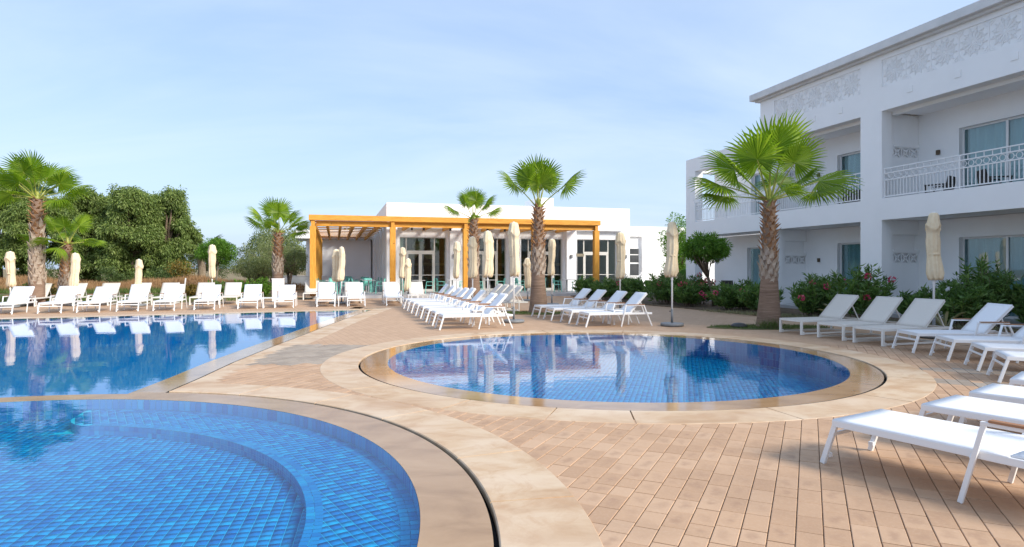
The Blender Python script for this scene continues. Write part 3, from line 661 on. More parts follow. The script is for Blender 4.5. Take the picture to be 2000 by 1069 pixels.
# ------------------------------------------------------------------ hotel wing  (local x = into the building, y = along the facade away from the camera)
HO = (11.88, 20.5)
hot = thing('hotel_building', 'white two-storey hotel wing with balconies and carved rosette frieze', 'building', (*HO, 0), TH)
PZ = 'plaster'
def hbox(name, *a, mat=PZ, parent=hot, bevel=0): return MB().box(*a).build(name, mat, parent, bevel=bevel)
YEND, YROOF, YFAR = -18.4, 6.07, 11.86
piers = [(0, .86), (5.21, 6.07), (-6.06, -5.2), (-12.12, -11.26), (-18.4, -17.5)]
for (a, b) in piers:
    hbox('pier', 0, 0.40, a, b, 0, 8.42)
    hbox('pier_return', 0.402, 0.58, a+0.10, b-0.10, 0, 6.6)
bays = [(.86, 5.21), (-5.2, 0), (-11.26, -6.06), (-17.5, -12.12)]
# rosette panel
def rosette():
    mb = MB(); h = 0.42
    for i in range(12):
        a = 2*math.pi*i/12; ca, sa = math.cos(a), math.sin(a)
        def P(r, w, z): return (-z, r*ca-w*sa, r*sa+w*ca)
        # petal outline as two curved bars with a lozenge at the tip
        for sgn in (-1, 1):
            pts = [P(0.06, 0, 0.012), P(0.15, sgn*0.035, 0.02), P(0.24, sgn*0.045, 0.02), P(0.31, 0.0, 0.018)]
            for p, q in zip(pts, pts[1:]): mb.bar(p, q, 0.020, 0.022, up=(1, 0, 0))
        mb.add([P(0.12, 0, 0.016), P(0.19, 0.016, 0.016), P(0.24, 0, 0.016), P(0.19, -0.016, 0.016)], [(0, 3, 2, 1)])
        a2 = a+math.pi/12; ca, sa = math.cos(a2), math.sin(a2)
        rm = min(0.40/max(abs(ca), abs(sa)), 0.47)
        pts = [P(0.26, 0, 0.014), P(0.30, 0.03, 0.02), P(min(rm, 0.40), 0, 0.02), P(0.30, -0.03, 0.02), P(0.26, 0, 0.014)]
        for p, q in zip(pts, pts[1:]): mb.bar(p, q, 0.018, 0.022, up=(1, 0, 0))
    mb.lathe([(0.0, 0.0), (0.05, 0.0), (0.045, 0.02), (0.0, 0.025)], 12)
    n0 = len(mb.v)-4*12
    for i in range(n0, len(mb.v)): x, y, z = mb.v[i]; mb.v[i] = (-z, x, y)
    for k in range(4):     # corner scrolls
        sy, sz = (1 if k & 1 else -1), (1 if k & 2 else -1)
        for (p, q) in (((.40, .26), (.30, .36)), ((.41, .34), (.34, .41)), ((.26, .40), (.40, .40))):
            mb.bar((-0.015, sy*p[0], sz*p[1]), (-0.015, sy*q[0], sz*q[1]), 0.018, 0.02, up=(1, 0, 0))
    return mb.mesh('rosette_panel', 'plaster_rough')
ros = rosette()
for (a, b) in bays:
    hbox('lintel', 0, 0.40, a, b, 6.63, 7.40)
    hbox('frieze_ground', 0.035, 0.40, a, b, 7.402, 8.26, mat='plaster_rough')
    hbox('frieze_ledge', 0.005, 0.40, a, b, 8.262, 8.42)
    hbox('lintel_return', 0.42, 0.60, a, b, 6.52, 6.72)
    w = (b-a)/round((b-a)/0.87); n = round((b-a)/0.87)
    for i in range(n):
        o = link('rosette_panel', ros, hot); o.location = (0.036, a+w*(i+.5), 7.83); o.scale = (.65, 1, 1)
        if i: hbox('panel_joint', 0.022, 0.034, a+w*i-0.012, a+w*i+0.012, 7.402, 8.26, mat='plaster_rough')
    for f in ((0.2, 0.5, 0.8)): hbox('wall_plate', -0.02, 0.0, a+(b-a)*f-0.1, a+(b-a)*f+0.1, 6.96, 7.16, bevel=0.006)
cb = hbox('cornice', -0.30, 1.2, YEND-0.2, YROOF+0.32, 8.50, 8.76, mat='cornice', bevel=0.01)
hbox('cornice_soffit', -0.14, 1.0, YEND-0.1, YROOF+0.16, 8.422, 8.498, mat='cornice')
hbox('roof_slab', 0.41, 9, YEND, YROOF-0.01, 8.1, 8.40)
hbox('end_wall', 0.41, 9, 5.80, 6.06, 0, 8.09)
hbox('rear_wall', 8.8, 9.0, YEND, 5.79, 0, 8.09)
# windows: (y0,y1) on the rear wall of the loggia
DW = 1.62
def opening_wall(y0, y1, z0, z1, holes):
    """wall slab x DW..DW+0.22 from y0..y1, z0..z1 with holes [(ya,yb,za,zb)] sorted by y"""
    mb = MB(); y = y0
    for (ya, yb, za, zb) in holes:
        if ya > y: mb.box(DW, DW+0.22, y, ya, z0, z1)
        if za > z0+0.001: mb.box(DW, DW+0.22, ya, yb, z0, za)
        if zb < z1-0.001: mb.box(DW, DW+0.22, ya, yb, zb, z1)
        y = yb
    if y < y1: mb.box(DW, DW+0.22, y, y1, z0, z1)
    mb.build('loggia_wall', PZ, hot)
def window(ya, yb, za, zb, seed):
    w = link('window', None, hot); x = DW+0.15; f = 0.055
    for nm, a in (('frame', (x, x+.06, ya, ya+f, za, zb)), ('frame', (x, x+.06, yb-f, yb, za, zb)), ('frame', (x, x+.06, ya+f, yb-f, zb-f, zb)), ('frame', (x, x+.06, ya+f, yb-f, za, za+f)), ('frame', (x-.01, x+.05, (ya+yb)/2-.035, (ya+yb)/2+.035, za+f, zb-f))):
        MB().box(*a).build(nm, 'metal_white', w)
    for k in range(2):
        p0, p1 = (ya+f, (ya+yb)/2-.035) if k == 0 else ((ya+yb)/2+.035, yb-f)
        MB().box(x+.02, x+.03, p0, p1, za+f, zb-f).build('pane', 'glass', w)
    rg = random.Random(seed); mb = MB(); vs = []; n = 90; y0, y1 = ya-0.1, yb+0.1
    for i in range(n+1):
        y = y0+(y1-y0)*i/n; xx = x+0.17+0.075*math.sin(y*24+seed)+0.04*math.sin(y*9+1)
        vs += [(xx, y, za), (xx, y, zb+0.1)]
    mb.add(vs, [(2*i, 2*i+1, 2*i+3, 2*i+2) for i in range(n)]).build('curtain', 'curtain', w, True)
    MB().box(x+0.55, x+0.6, ya-.4, yb+.4, za-.05, zb+.3).build('light_stop_panel', 'dark_room', w)  # unseen dark panel added close behind the curtain to stop light
def lamp(y, z):
    mb = MB().box(DW-0.07, DW-0.012, y-.055, y+.055, z-.075, z+.075).box(DW-0.012, DW+0.001, y-.035, y+.035, z-.05, z+.05)
    mb.build('wall_lamp', 'bronze', hot, bevel=0.006)
for bi, (a, b) in enumerate(bays):
    wy1 = b-1.30 if bi != 0 else b-1.56; wy0 = wy1-2.72
    opening_wall(a-0.4, b+0.4, 0.0, 3.12, [(wy0, wy1, 0.15, 2.53)]); window(wy0, wy1, 0.15, 2.53, bi)
    opening_wall(a-0.4, b+0.4, 3.505, 8.09, [(wy0, wy1, 3.52, 5.90)]); window(wy0, wy1, 3.52, 5.90, bi+7)
    lamp(b-0.62, 1.90); lamp(b-0.62, 5.27)
    hbox('ceiling', 0.41, DW-0.001, a, b, 6.60, 6.72)
# far frame bay
a, b = 6.07, YFAR
opening_wall(a, b, 0.0, 3.12, [(7.0, 9.2, 0.15, 2.53)]); window(7.0, 9.2, 0.15, 2.53, 31)
opening_wall(a, b, 3.505, 6.95, [(6.6, 8.9, 3.52, 5.90)]); window(6.6, 8.9, 3.52, 5.90, 33)
hbox('pier', 0, 0.42, 11.05, YFAR, 0, 6.95)
hbox('frame_beam', 0.002, 0.42, 6.072, 11.048, 6.30, 6.95)
hbox('frame_beam', 0.422, DW-0.002, 11.45, YFAR-0.01, 6.302, 6.948)
hbox('end_wall', DW+0.222, 7, YFAR-0.25, YFAR-0.002, 0, 6.95)
# slabs and upstands
for (a, b) in bays + [(6.07, 11.05)]:
    hbox('balcony_slab', 0.16, DW-0.001, a, b, 3.14, 3.50); hbox('balcony_upstand', 0.0, 0.158, a, b, 3.13, 3.82)
hbox('ground_floor_slab', 0.03, 8.7, YEND+.05, YFAR-.05, -0.1, 0.14, mat='terrace')
# partitions with lattice vents
def lattice_mesh():
    mb = MB()
    for k in range(3):
        x = 0.34*k; 
        for (p, q) in (((x+.03, .03), (x+.31, .31)), ((x+.03, .31), (x+.31, .03))): mb.bar((p[0], 0, p[1]), (q[0], 0, q[1]), 0.035, 0.05, up=(0, 1, 0))
        mb.tube([(x+.17+.07*math.cos(t*math.pi/6), 0, .17+.07*math.sin(t*math.pi/6)) for t in range(13)], 0.018, 5, cap=False)
        for (p, q) in (((x, 0), (x+.34, 0)), ((x, .34), (x+.34, .34)), ((x, 0), (x, .34)), ((x+.34, 0), (x+.34, .34))): mb.bar((p[0], 0, p[1]), (q[0], 0, q[1]), 0.04, 0.055, up=(0, 1, 0))
    return mb.mesh('lattice', PZ)
lat = lattice_mesh()
for (pa, pb) in [(0, .86), (5.21, 6.07), (-6.06, -5.2), (-12.12, -11.26)]:
    for (z0, zt, zo) in ((0.0, 1.74, True), (3.505, 5.19, False)):
        for yy in (pa+.12,):
            hbox('partition', 0.582, DW-.002, yy, yy+.2, z0, zt)
            o = link('lattice_vent', lat, hot); o.location = (0.585, yy+.03, zt+.004)
            hbox('lattice_back', 0.582, DW-.002, yy+.075, yy+.2, zt+.002, zt+.345, mat='lattice_dark' if zo else PZ)
            hbox('ledge', 0.560, DW-.004, yy-.04, yy+.24, zt+.35, zt+.45)
            if zo: hbox('partition_head', 0.582, DW-.002, yy, yy+.2, 2.68, 3.12); hbox('void_back', 0.582, DW-.003, yy+.16, yy+.2, zt+.452, 2.678, mat='plaster_rough')
            else: hbox('partition_head', 0.582, DW-.002, yy, yy+.2, zt+.452, 6.598)
# railings
def railing(a, b):
    r = link('railing', None, hot); x = 0.08; z0 = 3.82
    for z in (z0+0.06, z0+0.58, z0+0.80, z0+0.95):
        MB().box(x-.02, x+.02, a+.01, b-.01, z-.016, z+.016).build('rail', 'metal_white', r)
    n = int((b-a)/0.115); w = (b-a)/n
    for i in range(n):
        y = a+w*(i+.5)
        o = link('baluster', bal_lo, r); o.location = (x, y, z0+.076)
        if i % 2 == 0: o = link('baluster', bal_hi, r); o.location = (x, y, z0+.816)
    m = int((b-a)/0.215); w = (b-a)/m
    for i in range(m):
        o = link('ring', ringm, r); o.location = (x, a+w*(i+.5), z0+.69)
    for y in [a+.03, b-.03, (a+b)/2]: MB().box(x-.022, x+.022, y-.02, y+.02, z0-.01, z0+.934).build('post', 'metal_white', r)
bal_lo = MB().box(-.011, .011, -.011, .011, 0, .488).mesh('baluster', 'metal_white'); bal_hi = MB().box(-.009, .009, -.009, .009, 0, .118).mesh('baluster', 'metal_white')
rm_ = MB().tube([(0, .082*math.cos(t*math.pi/8), .082*math.sin(t*math.pi/8)) for t in range(17)], 0.011, 5, cap=False)
rm_.bar((0, .07, 0), (0, .14, 0), .012, .012).bar((0, .0, .082), (0, 0, .098), .012, .012).bar((0, 0, -.082), (0, 0, -.098), .012, .012)
ringm = rm_.mesh('ring', 'metal_white')
for (a, b) in bays[:3] + [(6.07, 11.05)]: railing(a, b)
def HW(x, y, z=0):   # hotel local -> world
    return (HO[0]+x*BX.x+y*AX.x, HO[1]+x*BX.y+y*AX.y, z)
# balcony furniture
def balcony_chair(loc, rz, label):
    t = thing('balcony_chair', label, 'chair', loc, rz, 'balcony chairs')
    MB().box(-.28, .28, -.28, .28, .36, .42).build('seat', 'rattan', t, bevel=.01)
    mb = MB(); mb.add([(-.28, .24, .42), (.28, .24, .42), (.28, .34, .86), (-.28, .34, .86), (-.28, .29, .42), (.28, .29, .42), (.28, .38, .86), (-.28, .38, .86)], [(0, 1, 2, 3), (5, 4, 7, 6), (3, 2, 6, 7), (0, 4, 5, 1), (0, 3, 7, 4), (1, 5, 6, 2)]); mb.build('backrest', 'rattan', t)
    for s in (-1, 1):
        MB().box(s*.31-.03, s*.31+.03, -.28, .3, .60, .64).build('armrest', 'rattan', t)
        for y in (-.25, .25): MB().bar((s*.29, y, 0), (s*.30, y, .60), .04, .04).build('leg', 'rattan', t)
    return t
balcony_chair(HW(0.95, -1.2, 3.5), TH+rad(200), 'dark rattan chair facing in on the upper balcony beside the wide window')
balcony_chair(HW(1.0, -2.9, 3.5), TH+rad(60), 'dark rattan chair turned sideways on the upper balcony beside the wide window')
balcony_chair(HW(0.95, 2.3, 3.5), TH+rad(150), 'dark rattan chair on the upper balcony behind the tall palm fronds')
balcony_chair(HW(1.1, 6.9, 3.5), TH+rad(160), 'dark rattan chair on the far open-framed balcony')
balcony_chair(HW(1.0, 9.6, 0.14), TH+rad(120), 'dark rattan chair on the ground terrace beside the ball-clipped tree')
balcony_chair(HW(1.0, 1.5, 0.14), TH+rad(10), 'dark rattan chair on the ground terrace beside the pier, behind the oleander')
balcony_chair(HW(1.0, -2.1, 0.14), TH+rad(20), 'dark rattan chair on the ground terrace before the wide curtained window')
# ------------------------------------------------------------------ pavilion restaurant (local x along the front, y back)
PO = (-7.33, 37.3)
pav = thing('pavilion_building', 'low white flat-roofed restaurant pavilion with glazed double doors', 'building', (*PO, 0), TH)
def pbox(name, *a, mat=PZ, parent=pav, bevel=0): return MB().box(*a).build(name, mat, parent, bevel=bevel)
PW, PD, PH, FZ = 15.55, 29.0, 5.42, 0.15
holes = [(.62, 3.75), (4.40, 7.5), (8.12, 11.2), (11.85, 14.95)]
x = 0
for (h0, h1) in holes:
    pbox('front_wall', x, h0, 0, 0.75, FZ, 3.95); x = h1
pbox('front_wall', x, PW, 0, 0.75, FZ, 3.95)
pbox('parapet', 0, PW, 0, 0.75, 3.952, PH)
pbox('roof', 0.3, PW-.3, 0.752, PD, 4.6, 4.9)
pbox('side_parapet', 0, 0.30, 0.752, PD, 4.1, PH-.002); pbox('side_parapet', PW-.3, PW, 0.752, PD, 0, PH-.002)
# fins of the left wall
pbox('side_wall', 0.90, 1.05, 0.752, PD, FZ, 4.098); pbox('fin', 0.0, 0.898, 0.753, 1.1, FZ, 4.098)
y = 0.9
while y < PD-1:
    pbox('fin', 0.0, 0.898, y+2.2, y+2.75, FZ, 4.098); y += 2.75
pbox('roof_box', 10.2, 11.4, 3.1, 5.9, PH-.5, 6.32); pbox('roof_block', 6.35, 6.85, 2.0, 2.8, PH-.5, 5.55)
pbox('floor', -4.0, PW+1.2, -3.9, PD, -0.1, FZ, mat='terrace')
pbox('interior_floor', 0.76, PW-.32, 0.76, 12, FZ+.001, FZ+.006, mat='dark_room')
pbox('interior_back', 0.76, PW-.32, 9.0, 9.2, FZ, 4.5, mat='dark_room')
pbox('interior_band', 1.2, PW-.6, 8.93, 8.99, 1.75, 1.95, mat='pendant')
for i, (h0, h1) in enumerate(holes):
    # stepped reveal, then the glazing
    w = link('glazed_front', None, pav); y = 0.52; z1 = 3.42; g0, g1 = h0+.17, h1-.17
    pbox('reveal', h0, g0, .34, .75, FZ, 3.95, parent=w); pbox('reveal', g1, h1, .34, .75, FZ, 3.95, parent=w); pbox('reveal_head', g0, g1, .34, .75, z1, 3.95, parent=w)
    dw = 1.62; d0 = (g0+g1)/2-dw/2 - (0.15 if i == 0 else 0); d1 = d0+dw; f = .07
    for (a, b, c, d) in [(g0, g0+f*.6, FZ, z1), (g1-f*.6, g1, FZ, z1), (d0-f, d0, FZ, z1), (d1, d1+f, FZ, z1)]: pbox('mullion', a, b, y, y+.07, c, d, mat='frame_alu', parent=w)
    pbox('transom', d0, d1, y, y+.07, 2.50, 2.62, mat='frame_alu', parent=w); pbox('head', g0+f*.6, g1-f*.6, y+.002, y+.068, z1-.05, z1-.001, mat='frame_alu', parent=w)
    for (a, b) in ((d0, d0+dw/2-.004), (d0+dw/2+.004, d1)):
        dr = link('door', None, w)
        pbox('stile', a, a+.09, y+.004, y+.064, FZ+.01, 2.50, mat='frame_alu', parent=dr); pbox('stile', b-.09, b, y+.004, y+.064, FZ+.01, 2.50, mat='frame_alu', parent=dr)
        pbox('door_rail', a+.09, b-.09, y+.006, y+.062, FZ+.01, FZ+.16, mat='frame_alu', parent=dr); pbox('door_rail', a+.09, b-.09, y+.006, y+.062, 2.41, 2.50, mat='frame_alu', parent=dr)
        pbox('push_bar', a+.05, b-.05, y-.03, y-.005, 1.13, 1.17, mat='frame_alu', parent=dr)
        pbox('pane', a+.09, b-.09, y+.03, y+.038, FZ+.16, 2.41, mat='glass_dark', parent=dr)
    for (a, b, c, d) in [(g0+f*.6, d0-f, FZ, z1-.05), (d1+f, g1-f*.6, FZ, z1-.05), (d0, d1, 2.62, z1-.05)]: pbox('pane', a, b, y+.03, y+.038, c, d, mat='glass_dark', parent=w)
    for (a, b) in ((g0+f*.6, d0-f), (d1+f, g1-f*.6)): pbox('transom', a, b, y+.01, y+.06, 1.13, 1.17, mat='frame_alu', parent=w)
for xx in (.36, 3.98, 4.2, 7.8, 11.5, 15.25):
    mb = MB().box(xx-.06, xx+.06, -.12, -.001, 2.2, 2.42); mb.build('wall_lamp', 'metal_grey', pav, bevel=.01)
# exit sign plate inside, above the first doors
pbox('exit_sign', 2.0, 2.3, 1.2, 1.23, 3.18, 3.32, mat='exit_green') if 'exit_green' in M else None
# pendants inside
def pendant(x, y, z, r, lb):
    t = thing('pendant_lamp', lb, 'lamp', (PO[0]+x*BX.x+y*AX.x, PO[1]+x*BX.y+y*AX.y, z), TH, 'woven pendant lamps')
    MB().lathe([(r*.45, .30), (r, .08), (r, -.08), (r*.5, -.30)], 10).build('shade', 'pendant', t)
    MB().tube([(0, 0, .29), (0, 0, 4.6-z)], .012, 6).build('cable', 'black', t)
pendant(2.1, 1.7, 2.95, .40, 'highest woven pendant lamp behind the first pavilion doors'); pendant(1.75, 2.6, 2.45, .40, 'lower woven pendant lamp nearer the pavilion corner behind the first doors'); pendant(2.9, 2.5, 2.45, .40, 'lower woven pendant lamp farther from the pavilion corner behind the first doors'); pendant(9.6, 2.4, 2.7, .40, 'woven pendant lamp behind the third pavilion doors')
# ------------------------------------------------------------------ timber pergola
GO = (-10.25, 32.85)
per = thing('pergola', 'orange stained timber pergola wrapping round the white pavilion', 'pergola', (*GO, 0), TH)
def gbox(name, *a, mat='pergola', bevel=0.008): return MB().box(*a).build(name, mat, per, bevel=bevel)
for xx in (0, 4.05, 8.0, 11.95, 15.7):
    gbox('post', xx-.15, xx+.15, -.15, .15, FZ, 3.74, mat='pergola_z'); gbox('post_neck', xx-.09, xx+.09, -.11, .11, 3.742, 4.03, mat='pergola_z')
y = 3.0
while y < 28.5: gbox('post', -.15, .15, y, y+.30, FZ, 3.74, mat='pergola_z'); y += 2.0
gbox('front_beam', -.20, 15.92, -.17, .05, 4.04, 4.32)
gbox('lower_beam', .152, 15.6, .06, .20, 3.76, 4.036)
gbox('side_beam', -.17, -.03, .06, 29.5, 4.04, 4.32, mat='pergola_y'); gbox('lower_side_beam', -.10, .06, .22, 29.5, 3.76, 4.036, mat='pergola_y')
gbox('end_beam', 15.78, 15.92, .055, 4.2, 4.042, 4.30, mat='pergola_y')
for xx in (.70, 1.38, 2.06, 2.74, 3.42): gbox('rafter', xx-.07, xx+.07, .21, 29.4, 3.80, 4.02, mat='pergola_y')
for xx in (5.0, 6.2, 7.4, 8.6, 9.8, 11.0, 12.2, 13.4, 14.6): gbox('rafter', xx-.06, xx+.06, .21, 3.9, 3.80, 4.02, mat='pergola_y')
y = .45
while y < 29: gbox('slat', -.025, 3.93, y, y+.95, 4.04, 4.062); y += 1.85
y = .45
while y < 3.6: gbox('slat', 3.95, 15.70, y, y+.30, 4.04, 4.085); y += .62
for xx in (5.1, 5.75, 7.2, 9.3, 10.3): gbox('spotlight', xx-.05, xx+.05, .25, .35, 3.62, 3.755, mat='black', bevel=0)
# rear wall of the covered terrace and the wing behind it
def wing(name, label, x0, x1, y0, y1, h, extra=None, rz=TH, loc=(0, 0, 0)):
    t = thing(name, label, 'building', loc, rz)
    MB().box(x0, x1, y0, y1, 0, h).build('wall', PZ, t); return t
t = thing('terrace_wall', 'plain white rear wall closing the shaded terrace under the pergola', 'wall', (*GO, 0), TH)
MB().box(-1.6, 3.9, 30.0, 30.4, 0, 4.6).build('wall', PZ, t); MB().box(-1.65, 3.9, 29.95, 30.45, 4.602, 4.72).build('wall_cap', PZ, t)
t = thing('service_building', 'small white service block with an overhanging roof slab beside the pergola', 'building', (-16.2, 50.2, 0), TH)
MB().box(0, 5.0, 0, 4, 0, 3.86).build('wall', PZ, t); MB().box(-.75, 5.4, -.8, 4.4, 3.862, 4.55).build('roof_slab', PZ, t, bevel=.02); MB().box(.95, 1.9, -.03, .02, .05, 2.2).build('door', 'metal_white', t)
t = thing('annex_building', 'white annex with narrow windows behind the flowering hedge', 'building', (8.2, 50.5, 0), TH)
MB().box(0, 14, 0.35, 8, 0, 4.9).build('wall', PZ, t)
for (x0, x1, z0, z1) in ((2.35, 5.2, 0, 4.1), (6.6, 14, 0, 4.1), (-.6, 1.15, 0, 4.1)): MB().box(x0, x1, 0.0, .348, z0, z1).build('wall_panel', PZ, t)
MB().box(0, 14, .1, .348, 4.1, 4.9).build('parapet', PZ, t)
for x0 in (1.28, 5.45):
    w = link('window', None, t); MB().box(x0, x0+.95, .30, .345, .9, 3.2).build('frame', 'metal_white', w)
    for (z0, z1) in ((.98, 1.9), (2.02, 2.6), (2.68, 3.12)): MB().box(x0+.08, x0+.87, .285, .299, z0, z1).build('pane', 'glass_pane_far', w)
for i in range(4):
    MB().box(1.0+.28*i, 2.6, -1.6+.3*i, -1.3+.3*i, 0.0, .18*(i+1)).build('step', PZ, t)
for z in (.55, .8, 1.05): MB().bar((.9, -1.7, z-.3), (2.5, -.2, z+.4), .03, .03).build('stair_rail', 'metal_white', t)
# ------------------------------------------------------------------ sun loungers (local x: foot -> head, origin under the foot end, y across)
HWID = 0.345
def sling(x0, x1, z, w, mat, name, parent, nx=10, sag=0.018, th=0.012, ang=0.0):
    mb = MB(); vs = []; ny = 6; ca, sa = math.cos(ang), math.sin(ang)
    for side in (0, 1):
        for i in range(nx+1):
            for j in range(ny+1):
                u = (x1-x0)*i/nx; yy = -w+2*w*j/ny; s = -sag*(1-(yy/w)**2)*math.sin(math.pi*min(1, max(0, i/nx)))**0.5 if sag else 0
                zz = s-(th if side else 0); vs.append((x0+u*ca-zz*sa, yy, z+u*sa+zz*ca))
    m = (nx+1)*(ny+1); k = ny+1
    fs = [(i*k+j, (i+1)*k+j, (i+1)*k+j+1, i*k+j+1) for i in range(nx) for j in range(ny)]
    fs += [tuple(m+q for q in f[::-1]) for f in fs]
    per_ = [(i*k, (i+1)*k) for i in range(nx)] + [(nx*k+j, nx*k+j+1) for j in range(ny)] + [((i+1)*k+ny, i*k+ny) for i in range(nx)] + [(j+1, j) for j in range(ny)]
    fs += [(b, a, a+m, b+m) for a, b in per_]
    return mb.add(vs, fs).build(name, mat, parent, True)
def make_arm_lounger(back_ang, label, group):
    t = thing('sun_lounger', label, 'sun lounger', group=group); z = 0.365
    fr = MB()
    for s in (-1, 1): fr.bar((0, s*HWID, z-.022), (1.86, s*HWID, z-.022), .036, .052)
    for x in (0.018, 0.62, 1.20, 1.84): fr.bar((x, -HWID, z-.026), (x, HWID, z-.026), .036, .044, up=(0, 0, 1))
    fr.bar((-.022, -HWID+.02, .245), (-.022, HWID-.02, .245), .022, .03)
    fr.build('frame', 'metal_white', t, bevel=.004)
    for s in (-1, 1):
        lg = MB().bar((.02, s*(HWID-.001), z-.03), (-.085, s*(HWID+.005), 0), .040, .034, up=(0, 1, 0)).build('leg', 'metal_white', t, bevel=.004)
        MB().box(-.075, -.035, s*(HWID-.03)-.018, s*(HWID-.03)+.018, .055, .085).build('glide', 'metal_white', lg)
        ar = MB().bar((1.07, s*(HWID+.035), .565), (.93, s*(HWID+.04), 0), .032, .026, up=(0, 1, 0)).bar((1.60, s*(HWID+.035), .565), (1.84, s*(HWID+.04), 0), .032, .026, up=(0, 1, 0)).bar((1.05, s*(HWID+.035), .565), (1.62, s*(HWID+.035), .565), .03, .026).build('arm_frame', 'metal_white', t, bevel=.003)
        MB().box(1.10, 1.62, s*(HWID+.035)-.028, s*(HWID+.035)+.028, .579, .597).build('armrest', 'teak', t, bevel=.006)
        MB().bar((1.0, s*(HWID+.037), .31), (1.0, s*HWID, .335), .03, .03).build('bracket', 'metal_white', t)
    sling(0.005, 1.20, z+.012, HWID+.014, 'sling_white', 'seat', t)
    b = link('backrest', None, t); b.location = (1.20, 0, z+.004); b.rotation_euler = (0, -back_ang, 0)
    sling(0.0, .74, .012, HWID-.012, 'sling_white', 'back_sling', b, 8, .012)
    fb_ = MB()
    for s in (-1, 1): fb_.bar((0, s*(HWID-.03), -.022), (.735, s*(HWID-.03), -.022), .03, .04)
    fb_.bar((.722, -HWID+.03, -.022), (.722, HWID-.03, -.022), .03, .04); fb_.build('back_frame', 'metal_white', b, bevel=.004)
    if back_ang > .2:
        st_ = MB()
        px, pz = 1.20+.48*math.cos(back_ang), z+.48*math.sin(back_ang)
        for s in (-1, 1): st_.bar((px, s*(HWID-.06), pz-.03), (px+.12, s*(HWID-.06), z-.02), .022, .022)
        st_.build('back_strut', 'metal_white', t)
    return t
def make_sled_lounger(back_ang, label, group):
    t = thing('sled_lounger', label, 'sun lounger', group=group); z = 0.345; w = .355
    fr = MB()
    for s in (-1, 1): fr.bar((0, s*w, z-.02), (1.92, s*w, z-.02), .036, .05)
    for x in (.018, 1.16, 1.90): fr.bar((x, -w, z-.022), (x, w, z-.022), .036, .042)
    fr.build('frame', 'metal_cream', t, bevel=.004)
    for s in (-1, 1):
        sd_ = MB().box(-.002, .048, s*w-.024, s*w+.024, 0.001, z-.046).box(.049, 1.55, s*w-.018, s*w+.018, .012, .052).box(1.551, 1.591, s*w-.02, s*w+.02, .002, z-.046)
        sd_.build('sled_leg', 'metal_cream', t, bevel=.004); MB().box(.02, .09, s*w-.03, s*w+.03, .0, .075).build('foot_block', 'metal_cream', t, bevel=.006)
    MB().bar((1.57, -w+.02, .03), (1.57, w-.02, .03), .03, .03).build('cross_bar', 'metal_cream', t)
    sling(0.004, 1.17, z+.010, w+.012, 'sling_cream', 'seat', t)
    b = link('backrest', None, t); b.location = (1.17, 0, z+.004); b.rotation_euler = (0, -back_ang, 0)
    sling(0, .80, .012, w-.01, 'sling_cream', 'back_sling', b, 8, .012)
    q = MB()
    for s in (-1, 1): q.bar((0, s*(w-.03), -.022), (.79, s*(w-.03), -.022), .03, .038)
    q.bar((.776, -w+.03, -.022), (.776, w-.03, -.022), .03, .038); q.build('back_frame', 'metal_cream', b, bevel=.004)
    px, pz = 1.17+.55*math.cos(back_ang), z+.55*math.sin(back_ang); st_ = MB()
    for s in (-1, 1): st_.bar((px, s*(w-.06), pz-.03), (px+.22, s*(w-.06), z-.02), .02, .02)
    st_.build('back_strut', 'metal_cream', t)
    return t
def place(proto, loc, rz, label, group, jig=0.02):
    if proto.get('used'): o = copy_tree(proto)
    else: o = proto; proto['used'] = 1
    o.location = (loc[0], loc[1], 0.004); o.rotation_euler = (0, 0, rz+random.uniform(-jig, jig)); o['label'] = label; o['group'] = group; o['category'] = 'sun lounger'
    if 'used' in o and o is not proto: del o['used']
    return o
flat = make_arm_lounger(rad(3), '', ''); up = make_arm_lounger(rad(46), '', ''); sled = make_sled_lounger(rad(45), '', '')
up_lo, up_hi = make_arm_lounger(rad(42), '', ''), make_arm_lounger(rad(50), '', '')
def place_len(proto, mid, axis, label, group):
    return place(proto, mid, math.atan2(axis[1], axis[0]), label, group, 0.01)
# ring of loungers round the circular pool: foot-end centre and direction towards the head
place_len(flat, (2.885, 5.33), (.52, -.855), 'white flat sun lounger ending the fan by the circular pool, before the bare pavers', 'loungers fanned beside the circular pool')
place_len(flat, (3.965, 5.925), (.57, -.82), 'white flat sun lounger second from the bare-paver end of the fan', 'loungers fanned beside the circular pool')
place_len(flat, (4.79, 6.515), (.62, -.79), 'white flat sun lounger third from the bare-paver end of the fan', 'loungers fanned beside the circular pool')
place_len(flat, (5.735, 7.265), (.68, -.73), 'white flat sun lounger fourth from the bare-paver end of the fan', 'loungers fanned beside the circular pool')
for (m, ax, lb) in [((6.99, 9.13), (.90, -.44), 'white slant-legged sun lounger in the fan, fourth from the cream sled loungers'),
                    ((7.40, 10.14), (.93, -.376), 'white slant-legged sun lounger in the fan, third from the cream sled loungers'),
                    ((7.60, 11.22), (.98, -.21), 'white slant-legged sun lounger in the fan, second from the cream sled loungers'),
                    ((7.58, 12.24), (1, -.06), 'white raised-back sun lounger right next to the three cream sled loungers')]:
    place_len(up, m, ax, lb, 'loungers fanned beside the circular pool')
for (m, lb) in [((6.73, 15.44), 'cream sled-base lounger closest to the tall fan palm by the hotel'), ((7.10, 14.25), 'middle one of three cream sled-base loungers before the hotel oleanders'), ((7.38, 13.25), 'cream sled-base lounger beside the white slanted-leg loungers, below the cream parasol')]:
    place_len(sled, m, (.955, .30), lb, 'cream sled loungers by the hotel')
ORD = ['first', 'second', 'third', 'fourth', 'fifth', 'sixth', 'seventh', 'eighth', 'ninth', 'tenth', 'eleventh', 'twelfth']
